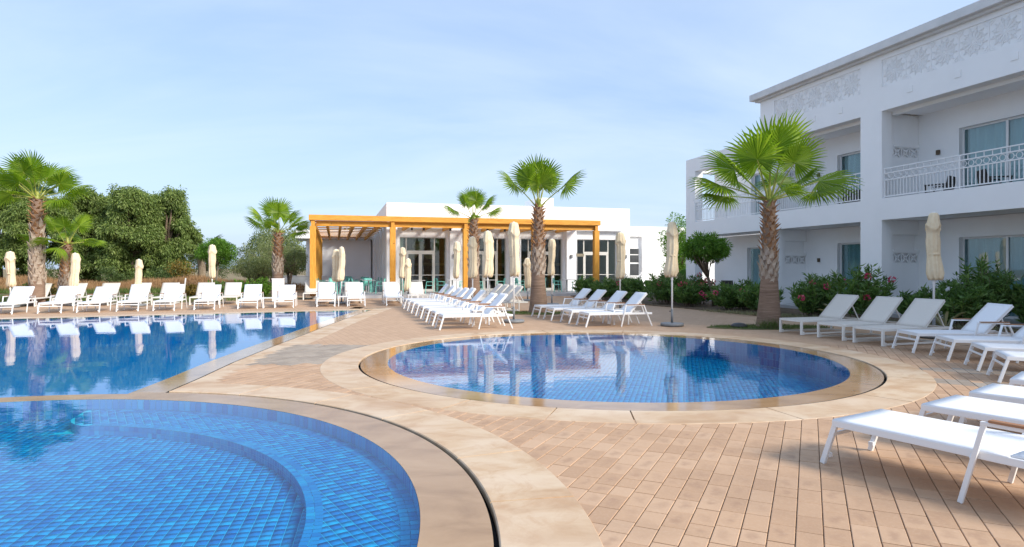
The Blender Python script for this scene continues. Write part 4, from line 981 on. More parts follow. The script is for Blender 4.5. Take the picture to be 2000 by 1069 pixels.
# row of eight along the walk beside the big pool, heads towards the palm
for i in range(8):
    c = Vector((-1.86, 16.62))+AX*(i*1.255)
    place_len((up, up_lo, up, up_hi)[i % 4], (c.x, c.y), (BX.x, BX.y), 'white teak-armed sun lounger of the row of eight, %s from the circular pool' % ORD[i] if 0 < i < 7 else ('white teak-armed sun lounger ending the row of eight nearest the circular pool' if i == 0 else 'white teak-armed sun lounger ending the row of eight nearest the pavilion'), 'row of eight loungers on the walk')
# four beyond the circular pool
for i in range(4):
    lbl = ['white teak-armed sun lounger at the circular-pool end of the row of four', 'second white teak-armed lounger of four, counted from the circular pool', 'third white teak-armed lounger of four, counted from the circular pool', 'white teak-armed sun lounger beside the palm trunk, last in the row of four'][i]
    c = [(1.96, 17.38), (1.60, 18.42), (1.16, 19.50), (.82, 20.62)][i]
    place_len(up, c, (BX.x, BX.y), lbl, 'row of four loungers beyond the circular pool')
# sled loungers behind the palm
for i in range(4):
    c = Vector((-1.35, 23.3))+AX*(i*1.0)
    place_len(sled, (c.x, c.y), (BX.x, BX.y), 'cream sled lounger between palm trunk and restaurant terrace, %s from the palm' % ORD[i], 'sled loungers behind the palm')
# front row on the far side of the big pool
FRONT = [(-18.21, 20.99), (-17.36, 21.67), (-16.10, 22.25), (-15.01, 22.63), (-13.99, 23.24), (-12.83, 23.54), (-11.60, 24.08), (-10.20, 24.64), (-9.03, 25.30), (-7.55, 25.89), (-6.40, 26.23), (-4.88, 26.6)]
for i, c in enumerate(FRONT):
    lb = 'white front-row sun lounger behind the big pool, %s out from the pergola corner post' % ORD[max(0, 9-i)]
    if i == 7: lb = 'white sun lounger before the bright leafy shrub, beside a small side table'
    if i == 8: lb = 'white sun lounger standing right before the trunk of the lone palm'
    if i == 9: lb = 'white sun lounger before the corner post of the pergola'
    if i == 10: lb = 'white sun lounger beside the pair of parasols, away from the corner post'
    if i == 11: lb = 'white front-row sun lounger standing next to the row of eight'
    place_len((up_hi, up, up, up_lo, up_hi)[i % 5], c, (AX.x, AX.y), lb, 'front row of loungers behind the big pool')
BACK = [(-19.8, 25.9), (-18.45, 26.2), (-17.2, 26.5), (-16.0, 26.8), (-14.85, 27.0), (-13.35, 27.2), (-12.25, 27.5), (-8.3, 28.2), (-7.1, 28.5), (-5.35, 28.7), (-4.2, 29.0)]
for i, c in enumerate(BACK):
    lb = 'cream sled lounger in the second row, %s out from the clipped ball tree' % ORD[6-i] if i < 7 else (('cream sled lounger at the pergola corner post, beside the pair of parasols', 'cream sled lounger under the pergola edge, away from the corner post', 'cream sled lounger before the pavilion corner, beside a white lounger', 'cream sled lounger before the first pavilion doors, by the short parasol')[i-7])
    place_len(sled, c, (AX.x, AX.y), lb, 'second row of cream loungers')
t0 = place_len(sled, (-9.9, 31.4), (AX.x, AX.y), 'cream sled lounger parked behind the lone palm trunk beside the white cabinet', 'second row of cream loungers')
# white cabinet beside the pergola
t = thing('towel_cabinet', 'plain white towel cabinet standing beside the pergola corner post', 'cabinet', (-10.95, 29.9, 0), TH)
MB().box(-.26, .26, -.26, .26, .03, 1.05).build('body', 'metal_white', t, bevel=.01); MB().box(-.28, .28, -.28, .28, 1.052, 1.09).build('top', 'metal_white', t, bevel=.005); MB().box(-.24, .24, -.24, .24, 0, .028).build('plinth', 'metal_grey', t); MB().box(-.23, .23, -.275, -.262, .10, 1.0).build('door', 'metal_white', t)
# small side tables
def side_table(loc, rz, label):
    t = thing('side_table', label, 'side table', (loc[0], loc[1], .004), rz, 'small white side tables')
    MB().box(-.24, .24, -.22, .22, .38, .41).build('top', 'metal_white', t, bevel=.005)
    for sx in (-1, 1):
        for sy in (-1, 1): MB().box(sx*.215-.018, sx*.215+.018, sy*.195-.018, sy*.195+.018, 0, .379).build('leg', 'metal_white', t)
side_table((-9.62, 25.3), TH, 'small white side table between two front-row loungers left of the palm trunk')
side_table((-6.98, 26.5), TH, 'small white side table under the pair of parasols by the pergola')
side_table((-4.35, 28.0), TH, 'small white side table beside the short parasol before the pavilion')
side_table((-.9, 17.9), TH, 'small white side table between the lounger ending the row of eight and the next')
side_table((3.0, 18.0), TH, 'small white side table under the arms of the row of four loungers')
# ------------------------------------------------------------------ closed parasols
def parasol(loc, top, fab, label, seed, base=True, strap=True):
    rg = random.Random(seed); t = thing('closed_parasol', label, 'parasol', (loc[0], loc[1], .004), rg.uniform(0, 6), 'closed cream parasols')
    k = fab/1.5; z = lambda d: top-d*k
    hf = rg.uniform(.145, .17)
    prof = [(.03, z(-.01)), (.085, z(.005)), (.112, z(.05)), (.126, z(.13)), (.14, z(.22)), (hf, z(.31)), (hf*1.0, z(.35)), (.140, z(.372)), (.132, z(.50)), (.142, z(.66)), (.136, z(.80)), (.126, z(.90)), (.124, z(.98)), (.135, z(1.10)), (.15, z(1.25)), (.15+rg.uniform(-.02, .02), z(1.38)), (.14, z(1.45)), (.125, z(1.5))]
    n = 32; vs = []; p1, p2, p3 = rg.uniform(0, 6), rg.uniform(0, 6), rg.uniform(0, 6)
    for i, (r, zz) in enumerate(prof):
        q = i/len(prof)
        for j in range(n):
            a = 2*math.pi*j/n
            f = 1+(.06+.10*q)*math.cos(8*a+p1+1.5*q)+.16*math.cos(2*a+p2+2.5*q)+.08*math.cos(3*a+p3+4*q)+.05*math.cos(13*a+p3+5*q)
            wx, wy = .045*math.sin(5*q+p1)*q, .04*math.sin(4*q+p2)*q
            dz = (0.045*math.cos(8*a+p2) if i >= len(prof)-2 else 0)+(0.055*math.cos(3*a+p3)+.02*math.cos(8*a+p1) if 5 <= i <= 7 else 0)
            vs.append((r*f*math.cos(a)+wx, r*f*math.sin(a)+wy, zz+dz))
    m = len(prof); fs = [(i*n+j, (i+1)*n+j, (i+1)*n+(j+1) % n, i*n+(j+1) % n) for i in range(m-1) for j in range(n)]+[tuple(range(n)), tuple(range(m*n-1, (m-1)*n-1, -1))]
    MB().add(vs, fs).build('canopy', 'umbrella', t, True)
    if strap: MB().lathe([(.112, z(.91)), (.118, z(.92)), (.118, z(.95)), (.112, z(.96))], 20).build('strap', 'umbrella', t, True)
    MB().tube([(0, 0, .10), (0, 0, top-.03)], .024, 10).build('pole', 'metal_white', t, True)
    MB().lathe([(.03, top-.01), (.04, top+.008), (.03, top+.02), (.008, top+.026)], 12).build('finial', 'metal_white', t, True)
    MB().lathe([(.024, z(1.62)), (.034, z(1.61)), (.034, z(1.54)), (.024, z(1.53))], 10).build('runner_hub', 'metal_white', t)
    if base:
        MB().lathe([(.29, 0), (.315, .015), (.315, .06), (.30, .078), (.06, .088)], 28).build('base', 'metal_grey', t, True)
        MB().tube([(0, 0, .08), (0, 0, .46)], .034, 10).build('sleeve', 'metal_grey', t, True)
        MB().tube([(.03, 0, .40), (.075, 0, .40)], .012, 8).build('clamp_knob', 'black', t)
PAR = [((4.39, 17.5), 2.84, 1.47, 'closed cream parasol on a round grey base between row of four and hotel palm'),
       ((.05, 18.6), 2.91, 1.55, 'closed cream parasol on a grey base ending the row of eight loungers'),
       ((9.62, 14.55), 2.84, 1.5, 'closed cream parasol behind the cream sled loungers before the hotel'),
       ((3.83, 22.6), 2.84, 1.6, 'closed cream parasol at the flowering hedge behind the row of four'),
       ((1.70, 27.2), 2.80, 1.52, 'closed cream parasol beside the palm trunk before the last pavilion doors'),
       ((-.83, 21.8), 2.84, 1.55, 'closed cream parasol in the middle of the row of eight loungers'),
       ((-1.52, 24.6), 2.78, 1.55, 'closed cream parasol right in front of the palm that stands at the pergola'),
       ((-2.42, 27.9), 2.72, 1.55, 'closed cream parasol between the first pavilion doors and the pergola post'),
       ((-5.5, 32.0), 2.60, 1.5, 'closed cream parasol at the pergola post beside the pavilion corner'),
       ((-4.95, 30.4), 2.02, 1.5, 'short lowered cream parasol before the first pavilion doors'),
       ((.75, 30.5), 2.05, 1.4, 'short lowered cream parasol half behind the leaning loungers and palm trunk'),
       ((-7.48, 28.0), 2.50, 1.46, 'taller cream parasol of the touching pair under the pergola edge'),
       ((-7.80, 28.3), 2.40, 1.40, 'shorter cream parasol of the touching pair under the pergola edge'),
       ((-14.1, 30.0), 2.66, 1.55, 'closed cream parasol in front of the clipped ball tree on the lawn'),
       ((-15.5, 26.5), 1.93, 1.4, 'lowered cream parasol between lounger rows before the big eucalyptus'),
       ((-18.35, 26.8), 2.20, 1.4, 'closed cream parasol beside the slim young palm behind the lounger rows'),
       ((-20.05, 25.5), 2.23, 1.4, 'closed cream parasol on the lawn side of the thick-trunked palm')]
for i, (l, tp, fb_, lb) in enumerate(PAR): parasol(l, tp, fb_, lb, i+11)
# ------------------------------------------------------------------ dining chairs and tables on the terrace
def make_dchair():
    t = thing('dining_chair', '', 'chair')
    mb = MB(); vs = []
    MB().box(-.21, .21, -.21, .21, .43, .455).build('seat', 'teal', t, bevel=.01)
    n = 8
    for th_ in (0, .018):
        for i in range(n+1):
            u = -1+2*i/n; y = .20+.04*(1-u*u)+th_
            for z, k in ((.50, 0), (.84, .06)): vs.append((u*.21, y+k, z))
    m = 2*(n+1); fs = [(2*i, 2*i+2, 2*i+3, 2*i+1) for i in range(n)]; fs += [tuple(m+q for q in f[::-1]) for f in fs]
    fs += [(2*i+1, 2*i+3, m+2*i+3, m+2*i+1) for i in range(n)]+[(2*i, m+2*i, m+2*i+2, 2*i+2) for i in range(n)]+[(0, 1, m+1, m), (2*n, m+2*n, m+2*n+1, 2*n+1)]
    mb.add(vs, fs).build('backrest', 'teal', t, True)
    for s in (-1, 1):
        MB().bar((s*.195, -.19, .43), (s*.22, -.22, 0), .034, .034).build('leg', 'teal', t); MB().bar((s*.195, .22, .60), (s*.22, .26, 0), .034, .034).build('leg', 'teal', t)
        MB().bar((s*.215, -.16, .65), (s*.215, .22, .65), .035, .02).build('armrest', 'teal', t)
        MB().bar((s*.215, -.16, .65), (s*.205, -.18, .44), .03, .025).build('arm_support', 'teal', t)
    return t
dch = make_dchair(); dused = [False]
def PG(s, d): return (GO[0]+s*BX.x+d*AX.x, GO[1]+s*BX.y+d*AX.y)
def dchair(p, rz, label, group):
    if dused[0]: o = copy_tree(dch)
    else: o = dch; dused[0] = True
    o.location = (p[0], p[1], FZ+.003); o.rotation_euler = (0, 0, rz); o['label'] = label; o['group'] = group; o['category'] = 'chair'
def dtable(p, label, group):
    t = thing('dining_table', label, 'table', (p[0], p[1], FZ+.003), TH, group)
    MB().box(-.36, .36, -.36, .36, .72, .745).build('top', 'table_grey', t, bevel=.006); MB().box(-.035, .035, -.035, .035, .02, .719).build('pedestal', 'table_grey', t); MB().box(-.26, .26, -.26, .26, 0, .019).build('foot_plate', 'table_grey', t)
TLB = {(.95, 2.2): 'front, beside the corner post', (2.9, 2.0): 'front, beside the pavilion wall', (1.0, 4.6): 'second rank on the post side', (2.9, 4.6): 'second rank on the wall side', (1.0, 7.4): 'third rank on the post side', (2.9, 7.4): 'third rank on the wall side', (2.0, 10.5): 'alone at the back'}
for (s, d) in [(.95, 2.2), (2.9, 2.0), (1.0, 4.6), (2.9, 4.6), (1.0, 7.4), (2.9, 7.4), (2.0, 10.5)]:
    dtable(PG(s, d), 'square grey pedestal table under the deep pergola side, %s' % TLB[(s, d)], 'tables under the side of the pergola')
    for (ds, dd, r) in [(.62, 0, -90), (-.62, 0, 90), (0, .62, 0), (0, -.62, 180)]:
        if (s, d) == (2.9, 2.0) and dd < 0: continue
        dchair(PG(s+ds, d+dd), TH+rad(r+random.uniform(-12, 12)), 'teal dining chair at the deep-pergola table %s' % TLB[(s, d)].replace(',', ''), 'teal chairs under the side of the pergola')
for ti, (s, d) in enumerate([(5.6, 1.6), (7.6, 1.9), (9.7, 1.5), (12.3, 1.9), (14.5, 1.6)]):
    dtable(PG(s, d), 'square grey pedestal table before the glazed doors, %s from the pavilion corner' % ORD[ti], 'tables along the pavilion front')
    for (ds, r) in [(.64, -90), (-.64, 90)]:
        dchair(PG(s+ds, d), TH+rad(r+random.uniform(-15, 15)), 'teal dining chair at the %s doors table from the pavilion corner, %s side' % (ORD[ti], 'hotel' if ds > 0 else 'pergola'), 'teal chairs along the pavilion front')
# slim post light stand by the pavilion
t = thing('menu_stand', 'thin pale metal sign stand with a small plate near the last pavilion doors', 'stand', (3.55, 35.2, FZ), TH)
MB().tube([(0, 0, 0), (0, 0, 2.3)], .018, 8).build('pole', 'frame_alu', t); MB().box(-.02, .45, -.012, .012, 2.06, 2.22).build('plate', 'pendant', t)
# ------------------------------------------------------------------ fan palms
def frond_mesh(L, pet, cup, droop, seed, nseg=38, spread=rad(150)):
    rg = random.Random(seed); mb = MB()
    pts = [(pet*i/5, 0, -0.10*pet*(i/5)**2) for i in range(6)]; hub = Vector(pts[-1])
    mb.tube(pts, [.030, .024, .02, .017, .015, .012], 6, 1)
    def P(a, r, up_=0.0):
        x = r*math.cos(a); y = r*math.sin(a)
        z = -cup*abs(y)**1.35/L**.35 - droop*max(0, r/L-.35)**2*L + up_
        return (hub.x+x, hub.y+y, hub.z+z)
    da = 2*spread/nseg
    for i in range(nseg):
        a0 = -spread+i*da; a1 = a0+da; am = (a0+a1)/2
        Ls = L*(0.78+0.22*math.cos(am*.8))*rg.uniform(.93, 1.04); rs = Ls*rg.uniform(.50, .60); tw = rg.uniform(-.5, .5)*da
        tip = P(am+tw, Ls); tip = (tip[0], tip[1], tip[2]-rg.uniform(.0, .10)*L)
        m2 = P(am+tw*.5, Ls*.80, -.01)
        k0, k1 = P(am+tw*.5-da*.22, Ls*.80), P(am+tw*.5+da*.22, Ls*.80)
        mb.add([tuple(hub), P(a0, rs), P(am, rs, .022*L), P(a1, rs), k0, k1, tip], [(0, 1, 2), (0, 2, 3), (1, 4, 2), (2, 5, 3), (4, 5, 2), (4, 6, 5)], 0)
    return mb.mesh('frond', ['frond', 'petiole'])
FR = [frond_mesh(.86, 1.12, c, d, s) for (c, d, s) in ((.10, .15, 1), (.28, .30, 2), (.36, .38, 3), (.62, .6, 4), (.2, .2, 5))]
def stub_mesh():
    mb = MB(); mb.add([(-.075, 0, -.10), (.075, 0, -.10), (.05, -.035, .05), (-.05, -.035, .05), (.0, -.07, .22), (0, .0, -.1), (-.05, .01, .05), (.05, .01, .05)], [(0, 1, 2, 3), (3, 2, 4), (0, 3, 6), (1, 7, 2), (3, 4, 6), (2, 7, 4), (6, 4, 7)])
    return mb
stub_g, stub_r = stub_mesh().mesh('leaf_base', 'stub'), stub_mesh().mesh('leaf_base', 'stub_red')
def fan_palm(loc, label, h, r_base, r_mid, r_top, z_smooth, fr, scale, seed, separate=False, lean=(0, 0), red=0.34, rz=0):
    """fr: list of (azimuth deg, elevation deg, variant, size)"""
    rg = random.Random(seed); t = thing('fan_palm', label, 'palm tree', (loc[0], loc[1], 0), rz, 'fan palms')
    cx = lambda z: (lean[0]*z/h, lean[1]*z/h)
    mb = MB(); zs = [0, .08, .25, .5, z_smooth*.6, z_smooth, z_smooth+.3, h*.8, h]; zs = sorted(set(zs)); prof = []
    for z in zs:
        if z <= z_smooth: r = r_base+(r_mid-r_base)*(z/z_smooth)**.75
        else: r = (r_mid+(r_top-r_mid)*(z-z_smooth)/(h-z_smooth))*.93
        prof.append((r, z))
    n = 28; vs = []
    for (r, z) in prof:
        ox, oy = cx(z)
        for j in range(n):
            a = 2*math.pi*j/n; rr = r*(1+.03*math.sin(5*a+z*3)+rg.uniform(-.012, .012)); vs.append((ox+rr*math.cos(a), oy+rr*math.sin(a), z))
    m = len(prof); mb.add(vs, [(i*n+j, i*n+(j+1) % n, (i+1)*n+(j+1) % n, (i+1)*n+j) for i in range(m-1) for j in range(n)]); mb.build('trunk', 'trunk', t, True)
    # old leaf bases in a spiral
    acc = {0: MB(), 1: MB()}; z = z_smooth; k = 0; S = stub_mesh()
    dz = .021
    while z < h+.02:
        q = (z-z_smooth)/(h-z_smooth); a = k*2.39996; r = (r_mid+(r_top-r_mid)*q)*.97; isr = 1 if q+rg.uniform(-.12, .12) > red else 0
        tilt = rad(10)+rad(42)*max(0, q-.15)*rg.uniform(.3, 1.5) if isr else rad(rg.uniform(-8, 10)); s = rg.uniform(.65, 1.15)*(1.05 if not isr else .80)*r_mid/.24
        ox, oy = cx(z)
        Mx = Matrix.Translation((ox+r*math.sin(a), oy-r*math.cos(a), z+.06)) @ Matrix.Rotation(a, 4, 'Z') @ Matrix.Rotation(tilt, 4, 'X') @ Matrix.Rotation(rg.uniform(-.45, .45), 4, 'Y') @ Matrix.Scale(s, 4)
        if separate:
            o = link('leaf_base', stub_r if isr else stub_g, t); o.matrix_local = Mx
        else: acc[isr].add([Mx @ Vector(v_) for v_ in S.v], S.f)
        z += dz*(r_mid/.24); k += 1
    if not separate:
        for q in (0, 1):
            if acc[q].v: acc[q].build('leaf_bases', ('stub', 'stub_red')[q], t)['kind'] = 'stuff'
    ox, oy = cx(h)
    for (az, el, va, sz) in fr:
        o = link('frond', FR[va], t); o.location = (ox+.08*math.cos(rad(az)), oy+.08*math.sin(rad(az)), h+.02)
        o.rotation_euler = (rad(rg.uniform(-25, 25)), -rad(el), rad(az)); o.scale = (sz*scale,)*3
    MB().lathe([(r_top*.8, h-.1), (r_top*.7, h+.10), (.05, h+.32)], 10, c=(ox, oy)).build('growing_tip', 'petiole', t, True)
    return t
def crown(seed, spec):
    rg = random.Random(seed); o = []
    for (n, el0, el1, vs_, s) in spec:
        a0 = rg.uniform(0, 360)
        for i in range(n): o.append((a0+360*i/n+rg.uniform(-18, 18), rg.uniform(el0, el1), rg.choice(vs_), s*rg.uniform(.88, 1.1)))
    return o
# the big palm by the hotel: hand-set fronds (azimuth 0 = +X, 180 = -X)
P1 = [(252, 74, 0, 1.05), (292, 77, 0, 1.10), (228, 58, 0, 1.0), (310, 60, 1, .9), (196, 44, 1, 1.0), (178, 24, 2, 1.0), (170, 12, 2, .85), (2, 27, 2, 1.12), (352, 16, 2, .9), (268, 16, 3, .75), (90, 62, 1, .95), (55, 38, 1, .85), (125, 40, 1, .85), (335, 42, 1, .7)]
fan_palm((6.85, 17.0), 'tall fan palm with a bare flared foot standing in grass before the hotel', 3.38, .335, .222, .155, 1.22, P1, 1.10, 1, True)
P2 = [(262, 80, 0, 1.0), (300, 72, 0, .95), (235, 66, 1, .95), (182, 52, 1, 1.0), (2, 46, 1, 1.1), (90, 80, 0, 1.0), (60, 66, 1, .9), (120, 66, 1, .9), (275, 58, 1, .85)]
fan_palm((.92, 22.4), 'fan palm with upright fronds between the rows of eight and four loungers', 3.72, .345, .235, .16, 1.35, P2, .95, 2, True)
fan_palm((-1.86, 31.0), 'fan palm rising beside the pergola post behind the row of eight loungers', 3.95, .34, .26, .19, 1.5, [(250, 82, 0, 1.0), (300, 76, 0, .95), (225, 64, 0, .95), (330, 52, 1, 1.0), (180, 32, 2, 1.0), (5, 30, 2, .95), (90, 76, 1, .9), (20, 60, 1, .9), (270, 12, 3, .7)], .82, 3)
fan_palm((-12.55, 34.2), 'lone fan palm standing between the olive trees and the pergola corner', 3.45, .34, .27, .18, 1.25, [(245, 78, 0, 1.05), (298, 72, 0, 1.05), (205, 52, 1, 1.05), (330, 48, 1, .95), (182, 34, 2, 1.0), (0, 26, 2, 1.0), (90, 70, 1, .9), (350, 6, 2, .9), (268, 30, 2, .75), (130, 40, 1, .9), (45, 42, 1, .9)], .98, 4)
fan_palm((-20.1, 27.0), 'thick-trunked fan palm with a broad crown before the eucalyptus trees', 4.50, .30, .285, .20, .9, crown(12, [(6, 58, 84, [0, 1], 1.0), (7, 25, 48, [1, 2], 1.05), (4, 0, 18, [2, 3], 1.0)]), 1.0, 5, red=.62)
fan_palm((-19.7, 27.9), 'slim young fan palm leaning beside the thick-trunked palm', 2.62, .20, .185, .13, .5, crown(6, [(4, 50, 78, [0, 1], 1), (5, 10, 40, [1, 2], 1), (2, -20, 0, [3], .9)]), .85, 6, lean=(.25, 0))
# date palm in the distance
def date_palm(loc, label, h, L, n, seed):
    rg = random.Random(seed); t = thing('date_palm', label, 'palm tree', loc)
    MB().tube([(0, 0, 0), (.1, 0, h*.5), (0, 0, h)], [.42, .36, .36], 10).build('trunk', 'bark_pale', t, True)
    for i in range(n):
        az = i*2.4+rg.uniform(-.2, .2); el = rg.uniform(rad(5), rad(80)); vs = []
        for k in range(28):
            u = k/27; x = L*u; z = x*math.tan(0)-L*.35*u**2.2
            w = .5*math.sin(math.pi*min(.98, u*.9+.1))**.6
            for s in (-1, 1):
                vs += [(x, 0, z), (x+w*.5, s*w*.30, z+.02), (x+w*.9, s*w*.85, z-w*.2), (x+w*.25, s*w*.45, z)]
        o = link('frond', np_mesh('frond', np.array(vs), 4, 'frond_grey'), t); o.location = (0, 0, h); o.rotation_euler = (0, -el, az)
date_palm((-31.2, 64, 0), 'feathery grey-green date palm on the scrub field beyond the lawn', 2.6, 2.9, 22, 3)
# ------------------------------------------------------------------ trees
def limbs(mb, base, tips, r0, seed, bend=.25):
    rg = random.Random(seed); b = Vector(base)
    for tp in tips:
        tp = Vector(tp); m1 = b.lerp(tp, .4)+Vector((rg.uniform(-bend, bend), rg.uniform(-bend, bend), rg.uniform(0, bend))); m2 = b.lerp(tp, .75)+Vector((rg.uniform(-bend, bend), rg.uniform(-bend, bend), 0))
        mb.tube([b, m1, m2, tp], [r0, r0*.7, r0*.4, r0*.12], 7)
def tree(name, label, loc, h0, crown_c, crown_r, nclump, cr, per_area, L, Wd, mat, seed, trunk_r=.2, droop=0.0, bark='bark', group=None, flat=1.0, ntip=7, inner=.55, cat='tree', stems=1, lean=(0, 0), shell=.5, clumps=None):
    t = thing(name, label, cat, (loc[0], loc[1], 0), 0, group); rg = random.Random(seed)
    cl = clumps or env_clumps(nclump, crown_c, crown_r, cr, seed, flat, inner)
    o = link('crown', np_mesh('crown', clump_leaves(cl, per_area, L, Wd, droop, shell=shell), 4, mat), t)
    mb = MB()
    for s in range(stems):
        bx, by = rg.uniform(-.25, .25)*(stems > 1), rg.uniform(-.25, .25)*(stems > 1); top = (bx+lean[0]+rg.uniform(-.2, .2)*stems, by+lean[1], h0)
        mb.tube([(bx, by, -.02), (bx*1.2+lean[0]*.3, by*1.2+lean[1]*.3, h0*.5), top], [trunk_r*1.25, trunk_r, trunk_r*.8], 9)
        limbs(mb, top, [c for c, r in rg.sample(cl, min(ntip, len(cl)))], trunk_r*.7, seed+s)
    mb.build('trunk', bark, t, True); return t
GE = 'eucalyptus trees beyond the lawn'
EU = [(-41.8, 52, 9.6, 3.3, 21, 'large eucalyptus at the end of the tree belt behind the thick palm'), (-37.4, 50, 8.5, 2.5, 22, 'eucalyptus with olive-brown foliage just behind the thick palm'), (-34.2, 51, 8.4, 2.3, 28, 'eucalyptus between the olive-brown one and the dense one in the belt'), (-31.2, 52, 8.6, 2.5, 23, 'dense eucalyptus in the middle of the tree belt'), (-29.6, 50, 8.6, 2.2, 24, 'eucalyptus with a tufted peak next to the end of the belt'), (-28.0, 51.5, 8.5, 2.35, 25, 'eucalyptus with drooping branch tips ending the belt beside open sky'), (-37, 57, 9.2, 3.4, 26, 'shaded eucalyptus standing behind the others in the belt'), (-33.3, 57, 8.8, 2.8, 27, 'shaded eucalyptus behind the dense one')]
for (x, y, h, r, sd_, lb) in EU:
    tree('eucalyptus_tree', lb, (x, y), h*.32, (0, 0, h*.55), (r, r, h*.44), 34, .95, 460, .25, .075, 'euca', sd_, .24, 1.3, 'bark', GE, 1.25, 16, .62, shell=.2, clumps=lobed_clumps(34, (0, 0, h*.50), (r*.92, r*.92, h*.45), .80, 13, .37, sd_, -1.1))
for (x, y, r, h, sd_, lb) in [(-40, 47, 1.6, 1.9, 41, 'dark low shrub at the foot of the eucalyptus behind the thick palm'), (-34.5, 48, 1.5, 1.6, 42, 'dark low shrub at the foot of the middle eucalyptus'), (-29.5, 47.5, 1.3, 1.5, 43, 'dark low shrub at the foot of the tufted eucalyptus'), (-25.4, 47, 1.3, 1.7, 44, 'dark shrub where the eucalyptus belt ends')]:
    tree('shrub', lb, (x, y), .4, (0, 0, h*.5), (r, r, h*.5), 16, .55, 500, .16, .06, 'pine', sd_, .06, .2, 'bark', 'low shrubs under the eucalyptus', 1, 5, .4, 'shrub')
tree('shrub', 'ochre and green shrub between the eucalyptus belt and the date palm', (-24.3, 47), .6, (0, 0, 1.35), (1.0, .8, .75), 16, .4, 550, .14, .07, 'ochre', 51, .07, .1, 'bark', None, 1, 6, .4, 'shrub')
tree('ball_tree', 'clipped flat-bottomed ball tree on a thin pale stem on the lawn', (-17.6, 38.0), 1.75, (0, 0, 2.55), (1.02, 1.02, .62), 60, .30, 1500, .13, .04, 'topiary', 52, .055, .1, 'bark_pale', None, .9, 9, .75)
tree('ball_tree', 'clipped ball tree with a curved forked stem before the hotel ground floor', (8.25, 26.0), 1.20, (-.30, 0, 2.42), (.80, .75, .46), 60, .25, 1900, .17, .035, 'topiary', 53, .075, .45, 'bark', None, .9, 9, .7, lean=(-.25, 0))
GO_ = 'olive trees beside the service block'
for (x, y, h0, cz, rx, rz_, sd_, lb) in [(-14.9, 37.6, .75, 1.55, .95, .62, 61, 'small round olive tree on a short trunk in front of the taller olives'), (-17.0, 41.0, .9, 1.6, .85, .55, 62, 'small olive tree beside the clipped ball tree'), (-16.6, 44.5, 1.4, 2.5, 1.55, .85, 63, 'flat-topped olive tree behind the small round olive'), (-14.9, 42.6, 1.2, 2.05, 1.05, .8, 64, 'twisted olive tree between the lone palm and the service block')]:
    tree('olive_tree', lb, (x, y), h0, (0, 0, cz), (rx, rx, rz_), 40, .30, 1700, .10, .035, 'olive', sd_, .10, .05, 'bark', GO_, .9, 9, .55, stems=2)
for (x, y, h, r, sd_, lb) in [(-22.5, 66, 6.0, 4.2, 71, 'broad grey-green tree far behind the olive trees'), (-28.5, 76, 6.3, 3.6, 72, 'taller far tree with a tufted top behind the olives'), (-17.2, 62, 4.8, 3.0, 73, 'far rounded tree behind the lone palm'), (-42.5, 88, 4.2, 4.0, 74, 'low distant tree behind the date palm')]:
    tree('distant_tree', lb, (x, y), h*.3, (0, 0, h*.58), (r, r, h*.42), 44, .9, 260, .22, .09, 'olive' if sd_ % 2 else 'pine', sd_, .25, .1, 'bark', 'distant trees beyond the field', 1, 8, .5)
tree('leafy_tree', 'bright green tree rising between the annex and the hotel frame', (11.6, 44.0), 1.2, (0, 0, 3.0), (1.25, 1.25, 1.95), 40, .5, 700, .18, .06, 'topiary', 76, .12, .3, 'bark', None, 1, 8, .5)
# ------------------------------------------------------------------ shrubs and flowers
def bush(label, loc, r, h, mat, seed, L=.17, Wd=.034, stems=60, group='shrubs in the planting beds', flowers=0, cat='shrub', name='oleander_bush', per=34):
    """many stems fanning up from the ground, each carrying narrow leaves"""
    rg = np.random.default_rng(seed); t = thing(name, label, cat, (loc[0], loc[1], 0), 0, group); P = []; A = []; mb = MB(); tips = []
    for i in range(stems):
        a = rg.uniform(0, 2*math.pi); k = rg.uniform(0, 1)**.6; hh = h*rg.uniform(.55, 1.05)*(1-.35*k*k); tx, ty = r*k*math.cos(a), r*k*math.sin(a); bx, by = tx*.35, ty*.35
        mid = np.array((bx+(tx-bx)*.35, by+(ty-by)*.35, hh*.6)); tip = np.array((tx, ty, hh)); bs = np.array((bx, by, 0.0)); tips.append(tip)
        if i % 2 == 0: mb.tube([bs, mid, tip], [.010, .008, .004], 4, cap=False)
        u = rg.uniform(.12, 1, per)**.8; u = u[:, None]; p = (1-u)**2*bs+2*u*(1-u)*mid+u*u*tip; P.append(p)
        d = rg.normal(size=(per, 3)); d[:, 2] = np.abs(d[:, 2])*.4+.45; A.append(unit(d))
    P = np.concatenate(P); A = np.concatenate(A); n = len(P)
    link('leaves', np_mesh('leaves', leaves(P, A, L*rg.uniform(.6, 1.3, n), Wd*rg.uniform(.7, 1.3, n), .1), 4, mat), t)
    mb.build('stems', 'bark', t)
    for i in range(flowers):
        tp = tips[int(rg.integers(len(tips)))]; m = 22; d = unit(rg.normal(size=(m, 3))); c = np.repeat((tp+np.array((0, 0, .03)))[None], m, 0)+d*.055
        link('flower_cluster', np_mesh('flower_cluster', leaves(c, d, .065*np.ones(m), .075*np.ones(m), .2), 4, 'pink'), t)
    return t
